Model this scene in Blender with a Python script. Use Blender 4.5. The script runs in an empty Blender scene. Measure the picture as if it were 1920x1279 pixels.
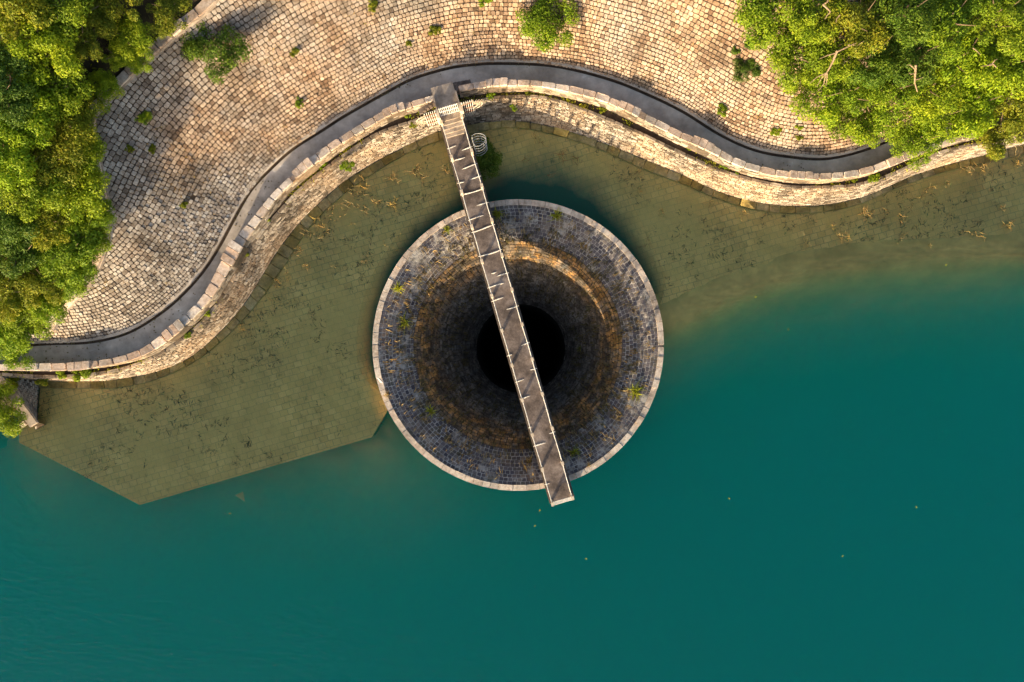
import bpy, bmesh, math, random
import numpy as np
from mathutils import Vector, Matrix
random.seed(7); RNG = np.random.default_rng(11)
S = bpy.context.scene
COL = S.collection
R = math.radians

# ------------------------------------------------------------------ camera, sky, sun, exposure
CAMH = 46.6                       # camera height over the water, metres; 32 px of the 1920 px photograph = 1 m at water level
cam = bpy.data.cameras.new('camera'); cam.lens = 36 * CAMH / 60.0; cam.sensor_width = 36
cam.clip_start = 0.5; cam.clip_end = 600
co = bpy.data.objects.new('camera', cam); co.location = (0, 0, CAMH); COL.objects.link(co); S.camera = co
SUN_EL, SUN_TO = 10.5, Vector((-0.44, -0.90))          # direction on the map towards the sun
W = bpy.data.worlds.new('World'); S.world = W; W.use_nodes = True
nt = W.node_tree
sky = nt.nodes.new('ShaderNodeTexSky'); sky.sky_type = 'NISHITA'; sky.sun_disc = False
sky.sun_elevation = R(SUN_EL); sky.sun_rotation = math.atan2(SUN_TO.x, SUN_TO.y) % (2 * math.pi)
sky.air_density = 0.85; sky.dust_density = 3.0; sky.ozone_density = 0.25
bg = nt.nodes['Background']; bg.inputs['Strength'].default_value = 0.15
nt.links.new(sky.outputs[0], bg.inputs['Color'])
sl = bpy.data.lights.new('sun', 'SUN'); sl.energy = 4.6; sl.angle = R(0.5); sl.color = (1.0, 0.79, 0.50)
so = bpy.data.objects.new('sun', sl); COL.objects.link(so)
sd = SUN_TO.normalized() * math.cos(R(SUN_EL))
so.rotation_euler = Vector((-sd.x, -sd.y, -math.sin(R(SUN_EL)))).to_track_quat('-Z', 'Y').to_euler()
so.location = (-30, -60, 40)
S.view_settings.view_transform = 'Standard'; S.view_settings.look = 'None'
S.view_settings.exposure = 1.15; S.view_settings.gamma = 1
S.render.engine = 'CYCLES'
S.cycles.use_denoising = True
S.cycles.max_bounces = 12; S.cycles.diffuse_bounces = 3; S.cycles.glossy_bounces = 2
S.cycles.transmission_bounces = 4; S.cycles.volume_bounces = 10; S.cycles.transparent_max_bounces = 12
S.cycles.caustics_reflective = False; S.cycles.caustics_refractive = False

# ------------------------------------------------------------------ helpers
def pw(px, py, z=0.0):            # a point of the photograph at height z, in metres
    k = (CAMH - z) / CAMH / 32.0
    return np.array([(px - 960) * k, (639.5 - py) * k, z])

def tag(o, label=None, cat=None, group=None, kind=None):
    if label: o['label'] = label
    if cat: o['category'] = cat
    if group: o['group'] = group
    if kind: o['kind'] = kind
    return o

def mk(name, V, F, mats, parent=None, mi=None, smooth=False):
    me = bpy.data.meshes.new(name)
    me.from_pydata([tuple(v) for v in np.asarray(V, float)], [], [tuple(int(i) for i in f) for f in F])
    for m in (mats if isinstance(mats, (list, tuple)) else [mats]): me.materials.append(m)
    if mi is not None: me.polygons.foreach_set('material_index', np.asarray(mi, dtype=np.int32))
    if smooth: me.polygons.foreach_set('use_smooth', np.ones(len(me.polygons), dtype=bool))
    me.update()
    o = bpy.data.objects.new(name, me); COL.objects.link(o)
    if parent: o.parent = parent
    return o

def root(name, loc, label, cat, group=None, rz=0.0):
    o = bpy.data.objects.new(name, None); o.empty_display_size = 0.2; COL.objects.link(o)
    o.location = tuple(loc); o.rotation_euler = (0, 0, rz)
    return tag(o, label, cat, group)

class MB:                          # collects shapes for ONE mesh object
    def __init__(s): s.V = []; s.F = []; s.M = []; s.n = 0
    def add(s, V, F, m=0):
        V = np.asarray(V, float); s.V.append(V)
        s.F += [[i + s.n for i in f] for f in F]; s.M += [m] * len(F); s.n += len(V)
    def hexa(s, P, m=0):           # 8 corners: bottom ring 0-3, top ring 4-7
        s.add(P, [(3, 2, 1, 0), (4, 5, 6, 7), (0, 1, 5, 4), (1, 2, 6, 5), (2, 3, 7, 6), (3, 0, 4, 7)], m)
    def box(s, fr, a0, a1, b0, b1, z0, z1, m=0):
        s.hexa([fr(a0, b0, z0), fr(a0, b1, z0), fr(a1, b1, z0), fr(a1, b0, z0), fr(a0, b0, z1), fr(a0, b1, z1), fr(a1, b1, z1), fr(a1, b0, z1)], m)
    def tube(s, pts, r, n=6, m=0, cap=True):
        pts = [np.asarray(p, float) for p in pts]; rr = r if isinstance(r, (list, tuple)) else [r] * len(pts)
        V = []; k = len(pts)
        for i, p in enumerate(pts):
            t = pts[min(i + 1, k - 1)] - pts[max(i - 1, 0)]; t = t / (np.linalg.norm(t) + 1e-9)
            a = np.cross(t, (0, 0, 1.0) if abs(t[2]) < .9 else (1.0, 0, 0)); a /= np.linalg.norm(a); b = np.cross(t, a)
            for j in range(n):
                th = 2 * math.pi * j / n; V.append(p + rr[i] * (math.cos(th) * a + math.sin(th) * b))
        F = [(i * n + j, i * n + (j + 1) % n, (i + 1) * n + (j + 1) % n, (i + 1) * n + j) for i in range(k - 1) for j in range(n)]
        if cap: F += [tuple(range(n))[::-1], tuple(range((k - 1) * n, k * n))]
        s.add(V, F, m)
    def build(s, name, mats, parent=None, smooth=False):
        return mk(name, np.concatenate(s.V), s.F, mats, parent, s.M, smooth)

def stones(mb, Q, N, h, gap=0.03, m=0, jit=0.02, cham=0.24, round_=0.16):
    """Q (n,4,3) quads on a surface, N (n,3) outward normals: a worn block on every quad, all in one mesh"""
    Q = np.asarray(Q, float); N = np.asarray(N, float); n = len(Q)
    if n == 0: return
    N = N / np.linalg.norm(N, axis=1)[:, None]
    h = np.broadcast_to(np.asarray(h, float), (n,)) * RNG.uniform(.7, 1.25, n)
    Q = Q + RNG.normal(0, jit, (n, 4, 1)) * (Q[:, [1, 2, 3, 0]] - Q)
    c = Q.mean(1, keepdims=True)
    d = Q - c; L = np.linalg.norm(d, axis=2, keepdims=True)
    P = c + d * np.clip(1 - gap * 1.4 / np.maximum(L, 1e-6), .3, 1)
    O = np.empty((n, 8, 3)); ch = RNG.uniform(cham * .6, cham * 1.3, (n, 4, 1))
    for k in range(4):
        O[:, 2 * k] = P[:, k] + (P[:, k - 1] - P[:, k]) * ch[:, k]
        O[:, 2 * k + 1] = P[:, k] + (P[:, (k + 1) % 4] - P[:, k]) * ch[:, k]
    tilt = RNG.normal(0, .10, (n, 8, 1)) * 0.3
    r0 = O - N[:, None] * .05
    r1 = O + N[:, None] * (h[:, None, None] * (.62 + tilt))
    r2 = c + (O - c) * (1 - round_) + N[:, None] * (h[:, None, None] * (1 + tilt))
    V = np.concatenate([r0, r1, r2], 1).reshape(-1, 3)
    F = []
    for i in range(n):
        b = i * 24
        for k in range(8):
            q = (k + 1) % 8
            F.append((b + k, b + q, b + 8 + q, b + 8 + k)); F.append((b + 8 + k, b + 8 + q, b + 16 + q, b + 16 + k))
        F.append(tuple(range(b + 16, b + 24)))
    mb.add(V, F, m)

def catmull(P, step=0.12):
    P = np.asarray(P, float); out = []
    E = np.vstack([2 * P[0] - P[1], P, 2 * P[-1] - P[-2]])
    for i in range(1, len(E) - 2):
        p0, p1, p2, p3 = E[i - 1], E[i], E[i + 1], E[i + 2]
        n = max(2, int(np.linalg.norm(p2 - p1) / step))
        t = np.linspace(0, 1, n, endpoint=False)[:, None]
        out.append(.5 * ((2 * p1) + (-p0 + p2) * t + (2 * p0 - 5 * p1 + 4 * p2 - p3) * t ** 2 + (-p0 + 3 * p1 - 3 * p2 + p3) * t ** 3))
    out.append(P[-1:]); return resample(np.vstack(out), step)
def arclen(P): return np.concatenate([[0], np.cumsum(np.linalg.norm(np.diff(P, axis=0), axis=1))])
def resample(P, step):
    s = arclen(P); n = max(2, int(s[-1] / step)); q = np.linspace(0, s[-1], n)
    return np.stack([np.interp(q, s, P[:, k]) for k in range(3)], 1)
def smooth(P, it=10):
    P = P.copy()
    for _ in range(it): P[1:-1] = .25 * P[:-2] + .5 * P[1:-1] + .25 * P[2:]
    return P
def curve(px, z): return resample(smooth(catmull([pw(x, y, z) for x, y in px]), 14), .12)
def match(A, B):                   # the points of B that face the points of A, in order
    idx = np.array([np.argmin(((B[:, :2] - a[:2]) ** 2).sum(1)) for a in A]); idx = np.maximum.accumulate(idx)
    s = arclen(B); q = s[idx]
    for _ in range(30): q[1:-1] = .25 * q[:-2] + .5 * q[1:-1] + .25 * q[2:]
    return np.stack([np.interp(q, s, B[:, k]) for k in range(3)], 1)
def strip(mb, A, B, m=0):
    n = len(A); mb.add(np.vstack([A, B]), [(i, i + 1, n + i + 1, n + i) for i in range(n - 1)], m)
def setz(P, z): P = P.copy(); P[:, 2] = z; return P
def at(P, s, q): return np.stack([np.interp(q, s, P[:, k]) for k in range(3)], -1)

def inside(poly, X, Y):
    poly = np.asarray(poly); r = np.zeros(np.shape(X), bool); j = len(poly) - 1
    for i in range(len(poly)):
        xi, yi = poly[i][:2]; xj, yj = poly[j][:2]
        c = ((yi > Y) != (yj > Y)) & (X < (xj - xi) * (Y - yi) / (yj - yi + 1e-12) + xi)
        r ^= c; j = i
    return r
def dist_poly(P, X, Y):            # distance of points to an open polyline
    X = np.asarray(X, float); Y = np.asarray(Y, float); best = np.full(X.shape, 1e9)
    for a, b in zip(P[:-1], P[1:]):
        dx, dy = b[0] - a[0], b[1] - a[1]; t = np.clip(((X - a[0]) * dx + (Y - a[1]) * dy) / (dx * dx + dy * dy + 1e-12), 0, 1)
        best = np.minimum(best, np.hypot(X - a[0] - t * dx, Y - a[1] - t * dy))
    return best

# ------------------------------------------------------------------ materials (all procedural)
def newmat(name):
    m = bpy.data.materials.new(name); m.use_nodes = True; t = m.node_tree
    return m, t, t.nodes['Principled BSDF']
def nd(t, typ, **kw):
    n = t.nodes.new(typ)
    for k, v in kw.items():
        if k in n.inputs: n.inputs[k].default_value = v
        else: setattr(n, k, v)
    return n
def noise(t, scale, detail=4, rough=.6, vec=None):
    n = nd(t, 'ShaderNodeTexNoise'); n.inputs['Scale'].default_value = scale; n.inputs['Detail'].default_value = detail; n.inputs['Roughness'].default_value = rough
    if vec is None:
        c = nd(t, 'ShaderNodeTexCoord'); vec = c.outputs['Object']
    t.links.new(vec, n.inputs['Vector']); return n.outputs['Fac']
def ramp(t, fac, stops, interp='LINEAR'):
    n = nd(t, 'ShaderNodeValToRGB'); e = n.color_ramp.elements; n.color_ramp.interpolation = interp
    while len(e) < len(stops): e.new(.5)
    for el, (p, c) in zip(e, stops): el.position = p; el.color = (*c, 1) if len(c) == 3 else c
    t.links.new(fac, n.inputs['Fac']); return n.outputs['Color']
def mix(t, fac, a, b, mode='MIX'):
    n = nd(t, 'ShaderNodeMix', data_type='RGBA', blend_type=mode)
    for sock, v in ((n.inputs['Factor'], fac), (n.inputs['A'], a), (n.inputs['B'], b)):
        pass
    ins = {i.identifier: i for i in n.inputs}
    for key, v in (('Factor_Float', fac), ('A_Color', a), ('B_Color', b)):
        if isinstance(v, (int, float)): ins[key].default_value = v
        elif isinstance(v, tuple): ins[key].default_value = (*v, 1)
        else: t.links.new(v, ins[key])
    return [o for o in n.outputs if o.identifier == 'Result_Color'][0]
def grey(v): return (v, v, v)
def bump(t, bsdf, fac, strength=.3, dist=.05):
    b = nd(t, 'ShaderNodeBump'); b.inputs['Strength'].default_value = strength; b.inputs['Distance'].default_value = dist
    t.links.new(fac, b.inputs['Height']); t.links.new(b.outputs[0], bsdf.inputs['Normal'])

def stone_mat(name, cols_a, cols_b, stain=(.5, .45, .4), big=.22, mott=6.0, rough=.85, lo=.42, hi=.58, xbias=0):
    """every block its own colour; two families of colour that follow broad patches, and dark weather stains"""
    m, t, b = newmat(name); g = nd(t, 'ShaderNodeNewGeometry'); r = g.outputs['Random Per Island']
    n = len(cols_a)
    ca = ramp(t, r, [(i / (n - 1), c) for i, c in enumerate(cols_a)])
    cb = ramp(t, r, [(i / (len(cols_b) - 1), c) for i, c in enumerate(cols_b)])
    nf_ = noise(t, big, 5, .65)
    if xbias:                      # greyer towards the left: weathering, plus the side turned from the sun painted in
        tcx = nd(t, 'ShaderNodeTexCoord'); sx_ = nd(t, 'ShaderNodeSeparateXYZ'); t.links.new(tcx.outputs['Object'], sx_.inputs[0])
        mr = nd(t, 'ShaderNodeMapRange'); t.links.new(sx_.outputs[0], mr.inputs['Value']); mr.inputs['From Min'].default_value = -22; mr.inputs['From Max'].default_value = -4; mr.inputs['To Min'].default_value = xbias; mr.inputs['To Max'].default_value = -xbias * .5
        ax = nd(t, 'ShaderNodeMath', operation='ADD'); t.links.new(nf_, ax.inputs[0]); t.links.new(mr.outputs[0], ax.inputs[1]); nf_ = ax.outputs[0]
    f = ramp(t, nf_, [(lo, grey(0.)), (hi, grey(1.))])
    c = mix(t, f, ca, cb)
    c = mix(t, 1., c, ramp(t, noise(t, mott, 5, .7), [(.25, stain), (.62, grey(1.))]), 'MULTIPLY')
    c = mix(t, 1., c, ramp(t, noise(t, .55, 6, .7), [(.34, grey(.48)), (.54, grey(1.))]), 'MULTIPLY')
    t.links.new(c, b.inputs['Base Color']); b.inputs['Roughness'].default_value = rough; b.inputs['Specular IOR Level'].default_value = .2
    bump(t, b, noise(t, 18, 6, .7), .5, .04); return m
def plain_mat(name, stops, scale=2.0, rough=.85, fine=20, bs=.3, spec=.2, stops2=None, scale2=.3):
    m, t, b = newmat(name)
    c = ramp(t, noise(t, scale, 6, .65), stops)
    if stops2: c = mix(t, 1., c, ramp(t, noise(t, scale2, 5, .7), stops2), 'MULTIPLY')
    t.links.new(c, b.inputs['Base Color']); b.inputs['Roughness'].default_value = rough; b.inputs['Specular IOR Level'].default_value = spec
    bump(t, b, noise(t, fine, 5, .7), bs, .03); return m
def leaf_mat(name, cols, trans=.30, hue=0.35):
    m, t, b = newmat(name); g = nd(t, 'ShaderNodeNewGeometry'); oi = nd(t, 'ShaderNodeObjectInfo')
    n = len(cols)
    c = ramp(t, g.outputs['Random Per Island'], [(i / (n - 1), k) for i, k in enumerate(cols)])
    v = ramp(t, oi.outputs['Random'], [(0, (.72, .80, .9)), (.5, grey(1.)), (1, (1.08, 1.1, .85))])
    c = mix(t, 1., c, v, 'MULTIPLY')
    c = mix(t, 1., c, ramp(t, noise(t, 1.3, 3, .6), [(.3, (.68, .8, .9)), (.7, (1.2, 1.1, .9))]), 'MULTIPLY')
    t.links.new(c, b.inputs['Base Color']); b.inputs['Roughness'].default_value = .55; b.inputs['Specular IOR Level'].default_value = .25
    tr = nd(t, 'ShaderNodeBsdfTranslucent'); t.links.new(c, tr.inputs['Color'])
    ms = nd(t, 'ShaderNodeMixShader'); ms.inputs[0].default_value = trans
    t.links.new(b.outputs[0], ms.inputs[1]); t.links.new(tr.outputs[0], ms.inputs[2])
    t.links.new(ms.outputs[0], t.nodes['Material Output'].inputs['Surface']); return m

M = {}
M['pitch'] = stone_mat('pitching_stone', [(.22, .14, .09), (.44, .30, .20), (.60, .46, .33), (.30, .195, .125), (.66, .52, .39), (.40, .28, .20)],
                       [(.20, .165, .14), (.50, .46, .41), (.25, .215, .19), (.62, .585, .54), (.38, .33, .29), (.52, .475, .43)], big=.13, stain=(.42, .36, .31), xbias=.12)
M['joint'] = plain_mat('earth_joint', [(.3, (.040, .028, .020)), (.7, (.10, .070, .046))], 3)
M['wall'] = stone_mat('wall_stone', [(.40, .28, .185), (.58, .47, .355), (.25, .175, .115), (.66, .56, .44)],
                      [(.13, .11, .09), (.56, .49, .42), (.09, .075, .06), (.30, .25, .20), (.60, .54, .46)], big=.30, lo=.42, hi=.54, stain=(.40, .34, .28))
M['cap'] = stone_mat('coping_stone', [(.68, .50, .38), (.80, .67, .56), (.60, .43, .32), (.76, .64, .55)],
                     [(.66, .59, .53), (.82, .75, .68), (.55, .46, .39), (.74, .55, .42)], stain=(.6, .52, .45), big=.4)
M['grey_stone'] = stone_mat('grey_block', [(.40, .37, .33), (.58, .54, .49), (.30, .27, .24)], [(.50, .46, .40), (.66, .6, .52), (.36, .33, .28)], big=.6)
M['rim'] = stone_mat('rim_stone', [(.62, .52, .43), (.70, .61, .52), (.66, .54, .44)], [(.60, .53, .46), (.72, .65, .57), (.56, .47, .39)], stain=(.55, .48, .42), big=.5)
M['ledge'] = stone_mat('footing_stone', [(.66, .47, .11), (.82, .62, .20), (.52, .36, .08)], [(.70, .52, .15), (.90, .74, .38), (.58, .41, .10)], big=.4)
M['soil'] = plain_mat('dark_soil', [(.3, (.028, .020, .015)), (.7, (.085, .06, .042))], 2.5, stops2=[(.3, grey(.6)), (.7, grey(1.2))])
M['path'] = plain_mat('path_concrete', [(.25, (.32, .28, .24)), (.55, (.52, .455, .395)), (.66, (.60, .535, .47)), (.76, (.85, .80, .74))], 1.1, stops2=[(.3, grey(.62)), (.62, grey(1.1))], scale2=.45, fine=30)
M['concrete'] = plain_mat('weathered_concrete', [(.25, (.30, .24, .19)), (.7, (.52, .44, .37))], 1.6, stops2=[(.3, grey(.6)), (.6, grey(1.05))], scale2=.8)
M['forest_floor'] = plain_mat('forest_floor', [(.3, (.022, .018, .010)), (.7, (.07, .055, .03))], 1.5)

def deck_mat():
    m, t, b = newmat('deck_concrete')
    c = ramp(t, noise(t, 1.0, 6, .7), [(.28, (.085, .070, .063)), (.5, (.18, .145, .13)), (.75, (.31, .265, .24))])
    c = mix(t, 1., c, ramp(t, noise(t, .5, 5, .7), [(.32, grey(.55)), (.6, grey(1.1))]), 'MULTIPLY')
    c = mix(t, 1., c, ramp(t, noise(t, 14, 4, .7), [(.3, grey(.72)), (.7, grey(1.18))]), 'MULTIPLY')
    t.links.new(c, b.inputs['Base Color']); b.inputs['Roughness'].default_value = .9; b.inputs['Specular IOR Level'].default_value = .15
    bump(t, b, noise(t, 30, 4, .7), .35, .02); return m
M['deck'] = deck_mat()
M['beam'] = plain_mat('dark_concrete', [(.3, (.06, .05, .043)), (.7, (.15, .12, .10))], 3)
M['white'] = plain_mat('white_paint', [(.35, (.50, .47, .43)), (.6, (.80, .78, .74))], 5, rough=.6)
M['post'] = plain_mat('cream_concrete', [(.3, (.50, .40, .29)), (.7, (.72, .62, .48))], 5)
M['rust'] = plain_mat('rusty_steel', [(.3, (.10, .035, .016)), (.7, (.28, .11, .045))], 8, rough=.7)
M['galv'] = plain_mat('galvanised_steel', [(.3, (.26, .27, .29)), (.7, (.48, .49, .50))], 4, rough=.5)

def brick_ring_mat():
    m, t, b = newmat('dark_setts'); g = nd(t, 'ShaderNodeNewGeometry')
    c = ramp(t, g.outputs['Random Per Island'], [(0, (.045, .042, .055)), (.5, (.085, .078, .095)), (.85, (.13, .115, .12)), (1, (.20, .17, .15))])
    pale = ramp(t, noise(t, .75, 6, .72), [(.53, grey(0.)), (.60, grey(.85))])
    c = mix(t, pale, c, (.42, .40, .37))
    brown = ramp(t, noise(t, .5, 6, .7), [(.52, grey(0.)), (.68, grey(.6))])
    c = mix(t, brown, c, (.20, .135, .08))
    moss = ramp(t, noise(t, 1.6, 7, .75), [(.5, grey(0.)), (.62, grey(.75))])
    c = mix(t, moss, c, (.075, .068, .045))
    t.links.new(c, b.inputs['Base Color']); b.inputs['Roughness'].default_value = .8; b.inputs['Specular IOR Level'].default_value = .25
    bump(t, b, noise(t, 25, 4, .7), .3, .02); return m
M['sett'] = brick_ring_mat()
M['mortar'] = plain_mat('pale_mortar', [(.3, (.26, .235, .21)), (.65, (.50, .475, .45))], 1.3, stops2=[(.35, grey(.6)), (.6, grey(1.))], scale2=.6)

def funnel_mat():
    m, t, b = newmat('mossy_funnel'); tc = nd(t, 'ShaderNodeTexCoord'); sp_ = nd(t, 'ShaderNodeSeparateXYZ'); t.links.new(tc.outputs['Object'], sp_.inputs[0])
    def mth(op, a, bb=None):
        n = nd(t, 'ShaderNodeMath', operation=op)
        for k, v in enumerate((a, bb)):
            if v is None: continue
            if isinstance(v, (int, float)): n.inputs[k].default_value = v
            else: t.links.new(v, n.inputs[k])
        return n.outputs[0]
    X_, Y_ = mth('SUBTRACT', sp_.outputs[0], BCX), mth('SUBTRACT', sp_.outputs[1], BCY)
    rr = mth('SQRT', mth('ADD', mth('MULTIPLY', X_, X_), mth('MULTIPLY', Y_, Y_)))
    cb = nd(t, 'ShaderNodeCombineXYZ')                              # streaks run down the slope, towards the shaft
    t.links.new(mth('MULTIPLY', mth('DIVIDE', X_, rr), 6.0), cb.inputs[0]); t.links.new(mth('MULTIPLY', mth('DIVIDE', Y_, rr), 6.0), cb.inputs[1]); t.links.new(mth('MULTIPLY', rr, .8), cb.inputs[2])
    c = ramp(t, noise(t, 1.1, 7, .72), [(.28, (.070, .064, .060)), (.5, (.15, .132, .115)), (.72, (.30, .26, .22))])
    oc = ramp(t, noise(t, .9, 7, .75), [(.32, (.068, .060, .055)), (.47, (.15, .118, .088)), (.60, (.46, .25, .085))])  # ochre ring painted in to strengthen the warm sunlit crescent
    band = nd(t, 'ShaderNodeMapRange'); band.interpolation_type = 'SMOOTHSTEP'; band.inputs['From Min'].default_value = 4.7; band.inputs['From Max'].default_value = 5.3; t.links.new(rr, band.inputs['Value'])
    c = mix(t, band.outputs[0], c, oc)
    sk = ramp(t, noise(t, 1.6, 7, .75, cb.outputs[0]), [(.32, grey(.38)), (.62, grey(1.1))])
    c = mix(t, 1., c, sk, 'MULTIPLY')
    gr = ramp(t, noise(t, 1.3, 8, .78, cb.outputs[0]), [(.52, grey(0.)), (.70, grey(.6))])
    c = mix(t, gr, c, (.20, .22, .235))
    mo = ramp(t, noise(t, 3.2, 6, .75), [(.58, grey(0.)), (.70, grey(.7))])
    c = mix(t, mo, c, (.11, .10, .025))
    g = nd(t, 'ShaderNodeNewGeometry'); c = mix(t, 1., c, ramp(t, g.outputs['Random Per Island'], [(0, grey(.62)), (1, grey(1.45))]), 'MULTIPLY')
    t.links.new(c, b.inputs['Base Color']); b.inputs['Roughness'].default_value = .9; b.inputs['Specular IOR Level'].default_value = .1
    bump(t, b, noise(t, 7, 8, .78), .6, .08); return m
BCX, BCY = [float(q) for q in pw(971.5, 647, .85)[:2]]
M['funnel_joint'] = plain_mat('funnel_joint', [(.3, (.03, .026, .022)), (.7, (.075, .062, .05))], 3)
M['shaft'] = plain_mat('shaft_dark', [(.3, (.008, .007, .006)), (.7, (.02, .018, .015))], 2)  # near-black colour stands in for the lack of light down the shaft
M['funnel'] = funnel_mat()

def apron_mat():
    m, t, b = newmat('submerged_paving'); tc = nd(t, 'ShaderNodeTexCoord'); mp = nd(t, 'ShaderNodeMapping')
    mp.inputs['Rotation'].default_value = (0, 0, R(-16.5)); t.links.new(tc.outputs['Object'], mp.inputs['Vector'])
    # slightly wandering joints
    nz = nd(t, 'ShaderNodeTexNoise'); nz.inputs['Scale'].default_value = .8; t.links.new(tc.outputs['Object'], nz.inputs['Vector'])
    ad = nd(t, 'ShaderNodeVectorMath', operation='MULTIPLY_ADD'); ad.inputs[1].default_value = (.12, .12, 0)
    t.links.new(nz.outputs['Color'], ad.inputs[0]); t.links.new(mp.outputs[0], ad.inputs[2])
    br = nd(t, 'ShaderNodeTexBrick'); t.links.new(ad.outputs[0], br.inputs['Vector'])
    br.inputs['Scale'].default_value = 1.0; br.inputs['Brick Width'].default_value = .46; br.inputs['Row Height'].default_value = .36
    br.inputs['Mortar Size'].default_value = .02; br.inputs['Mortar Smooth'].default_value = .4; br.inputs['Bias'].default_value = -.1
    br.inputs['Color1'].default_value = (.80, .555, .16, 1); br.inputs['Color2'].default_value = (.92, .655, .21, 1); br.inputs['Mortar'].default_value = (.46, .34, .11, 1)
    c = mix(t, 1., br.outputs['Color'], ramp(t, noise(t, .35, 6, .7), [(.3, grey(.70)), (.6, grey(1.1))]), 'MULTIPLY')
    c = mix(t, 1., c, ramp(t, noise(t, 1.8, 6, .75), [(.30, grey(.30)), (.42, grey(1.))]), 'MULTIPLY')
    silt = ramp(t, noise(t, .22, 5, .6), [(.42, grey(0.)), (.6, grey(.75))])
    c = mix(t, silt, c, (.77, .55, .16))
    sz = nd(t, 'ShaderNodeSeparateXYZ'); t.links.new(tc.outputs['Object'], sz.inputs[0])          # shade of the pool painted in: near-black with depth
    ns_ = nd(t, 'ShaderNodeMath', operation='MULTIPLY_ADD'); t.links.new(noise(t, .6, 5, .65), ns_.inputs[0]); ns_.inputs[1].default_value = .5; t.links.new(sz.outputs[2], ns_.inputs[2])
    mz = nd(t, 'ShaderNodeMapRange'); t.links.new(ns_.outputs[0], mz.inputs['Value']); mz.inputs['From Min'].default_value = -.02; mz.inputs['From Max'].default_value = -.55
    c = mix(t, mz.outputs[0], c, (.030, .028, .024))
    t.links.new(c, b.inputs['Base Color']); b.inputs['Roughness'].default_value = .9
    bump(t, b, br.outputs['Fac'], -.3, .03); return m
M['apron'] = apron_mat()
M['mud'] = plain_mat('lake_mud', [(.3, (.66, .49, .15)), (.7, (.84, .62, .19))], .5, stops2=[(.3, grey(.78)), (.6, grey(1.08))], scale2=.25)

WS, WA, WD = (.004, .80, .51), (.27, .014, .052), .64      # scattering and absorption per metre
def water_mat():
    m, t, b = newmat('lake_water'); t.nodes.remove(b); out = t.nodes['Material Output']
    fr = nd(t, 'ShaderNodeFresnel'); fr.inputs['IOR'].default_value = 1.26
    gl = nd(t, 'ShaderNodeBsdfGlossy'); gl.inputs['Roughness'].default_value = .06
    tp = nd(t, 'ShaderNodeBsdfTransparent'); ms = nd(t, 'ShaderNodeMixShader')
    tc = nd(t, 'ShaderNodeTexCoord'); mp = nd(t, 'ShaderNodeMapping'); mp.inputs['Rotation'].default_value = (0, 0, R(12)); mp.inputs['Scale'].default_value = (1, 2.4, 1)
    t.links.new(tc.outputs['Object'], mp.inputs['Vector'])
    n1 = noise(t, 1.9, 3, .55, mp.outputs[0]); n2 = noise(t, .35, 2, .5, mp.outputs[0])
    a = nd(t, 'ShaderNodeMath', operation='MULTIPLY_ADD'); a.inputs[1].default_value = .5; t.links.new(n2, a.inputs[0]); t.links.new(n1, a.inputs[2])
    bp = nd(t, 'ShaderNodeBump'); bp.inputs['Strength'].default_value = .48; bp.inputs['Distance'].default_value = .15
    t.links.new(a.outputs[0], bp.inputs['Height'])
    t.links.new(bp.outputs[0], gl.inputs['Normal']); t.links.new(bp.outputs[0], fr.inputs['Normal'])
    t.links.new(fr.outputs[0], ms.inputs[0]); t.links.new(tp.outputs[0], ms.inputs[1]); t.links.new(gl.outputs[0], ms.inputs[2])
    t.links.new(ms.outputs[0], out.inputs['Surface'])
    def split(cols):               # density x colour = coefficient per metre
        d = max(cols) * WD; return d, tuple(c * WD / d for c in cols)
    vs = nd(t, 'ShaderNodeVolumeScatter'); d, c = split(WS); vs.inputs['Density'].default_value = d; vs.inputs['Color'].default_value = (*c, 1); vs.inputs['Anisotropy'].default_value = .40
    va = nd(t, 'ShaderNodeVolumeAbsorption'); d, c = split(WA); va.inputs['Density'].default_value = d; va.inputs['Color'].default_value = (*(1 - x for x in c), 1)
    ad = nd(t, 'ShaderNodeAddShader'); t.links.new(vs.outputs[0], ad.inputs[0]); t.links.new(va.outputs[0], ad.inputs[1])
    t.links.new(ad.outputs[0], out.inputs['Volume']); return m
M['water'] = water_mat()

M['leaf_yellow'] = leaf_mat('yellow_green_leaf', [(.175, .26, .010), (.30, .385, .014), (.235, .335, .012), (.38, .42, .02)])
M['leaf_olive'] = leaf_mat('olive_leaf', [(.13, .175, .010), (.23, .265, .014), (.27, .25, .018), (.18, .235, .012)])
M['leaf_green'] = leaf_mat('bright_green_leaf', [(.17, .27, .010), (.26, .37, .014), (.21, .32, .012), (.34, .40, .02)])
M['leaf_dark'] = leaf_mat('dark_green_leaf', [(.07, .14, .014), (.12, .20, .016), (.09, .17, .016), (.16, .22, .018)])
M['bark'] = plain_mat('bark', [(.3, (.10, .07, .045)), (.7, (.24, .17, .11))], 6)
M['deadwood'] = plain_mat('pale_dead_wood', [(.3, (.18, .125, .08)), (.7, (.38, .28, .18))], 8)
M['straw'] = leaf_mat('straw', [(.34, .22, .07), (.55, .38, .14), (.44, .27, .09), (.64, .50, .24)], .2)
M['straw_dark'] = leaf_mat('weathered_straw', [(.10, .075, .035), (.24, .17, .07), (.15, .14, .045), (.34, .25, .11)], .2)
M['grass'] = leaf_mat('yellow_green_grass', [(.34, .38, .02), (.58, .54, .04), (.44, .48, .03), (.66, .58, .10)], .3)

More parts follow.
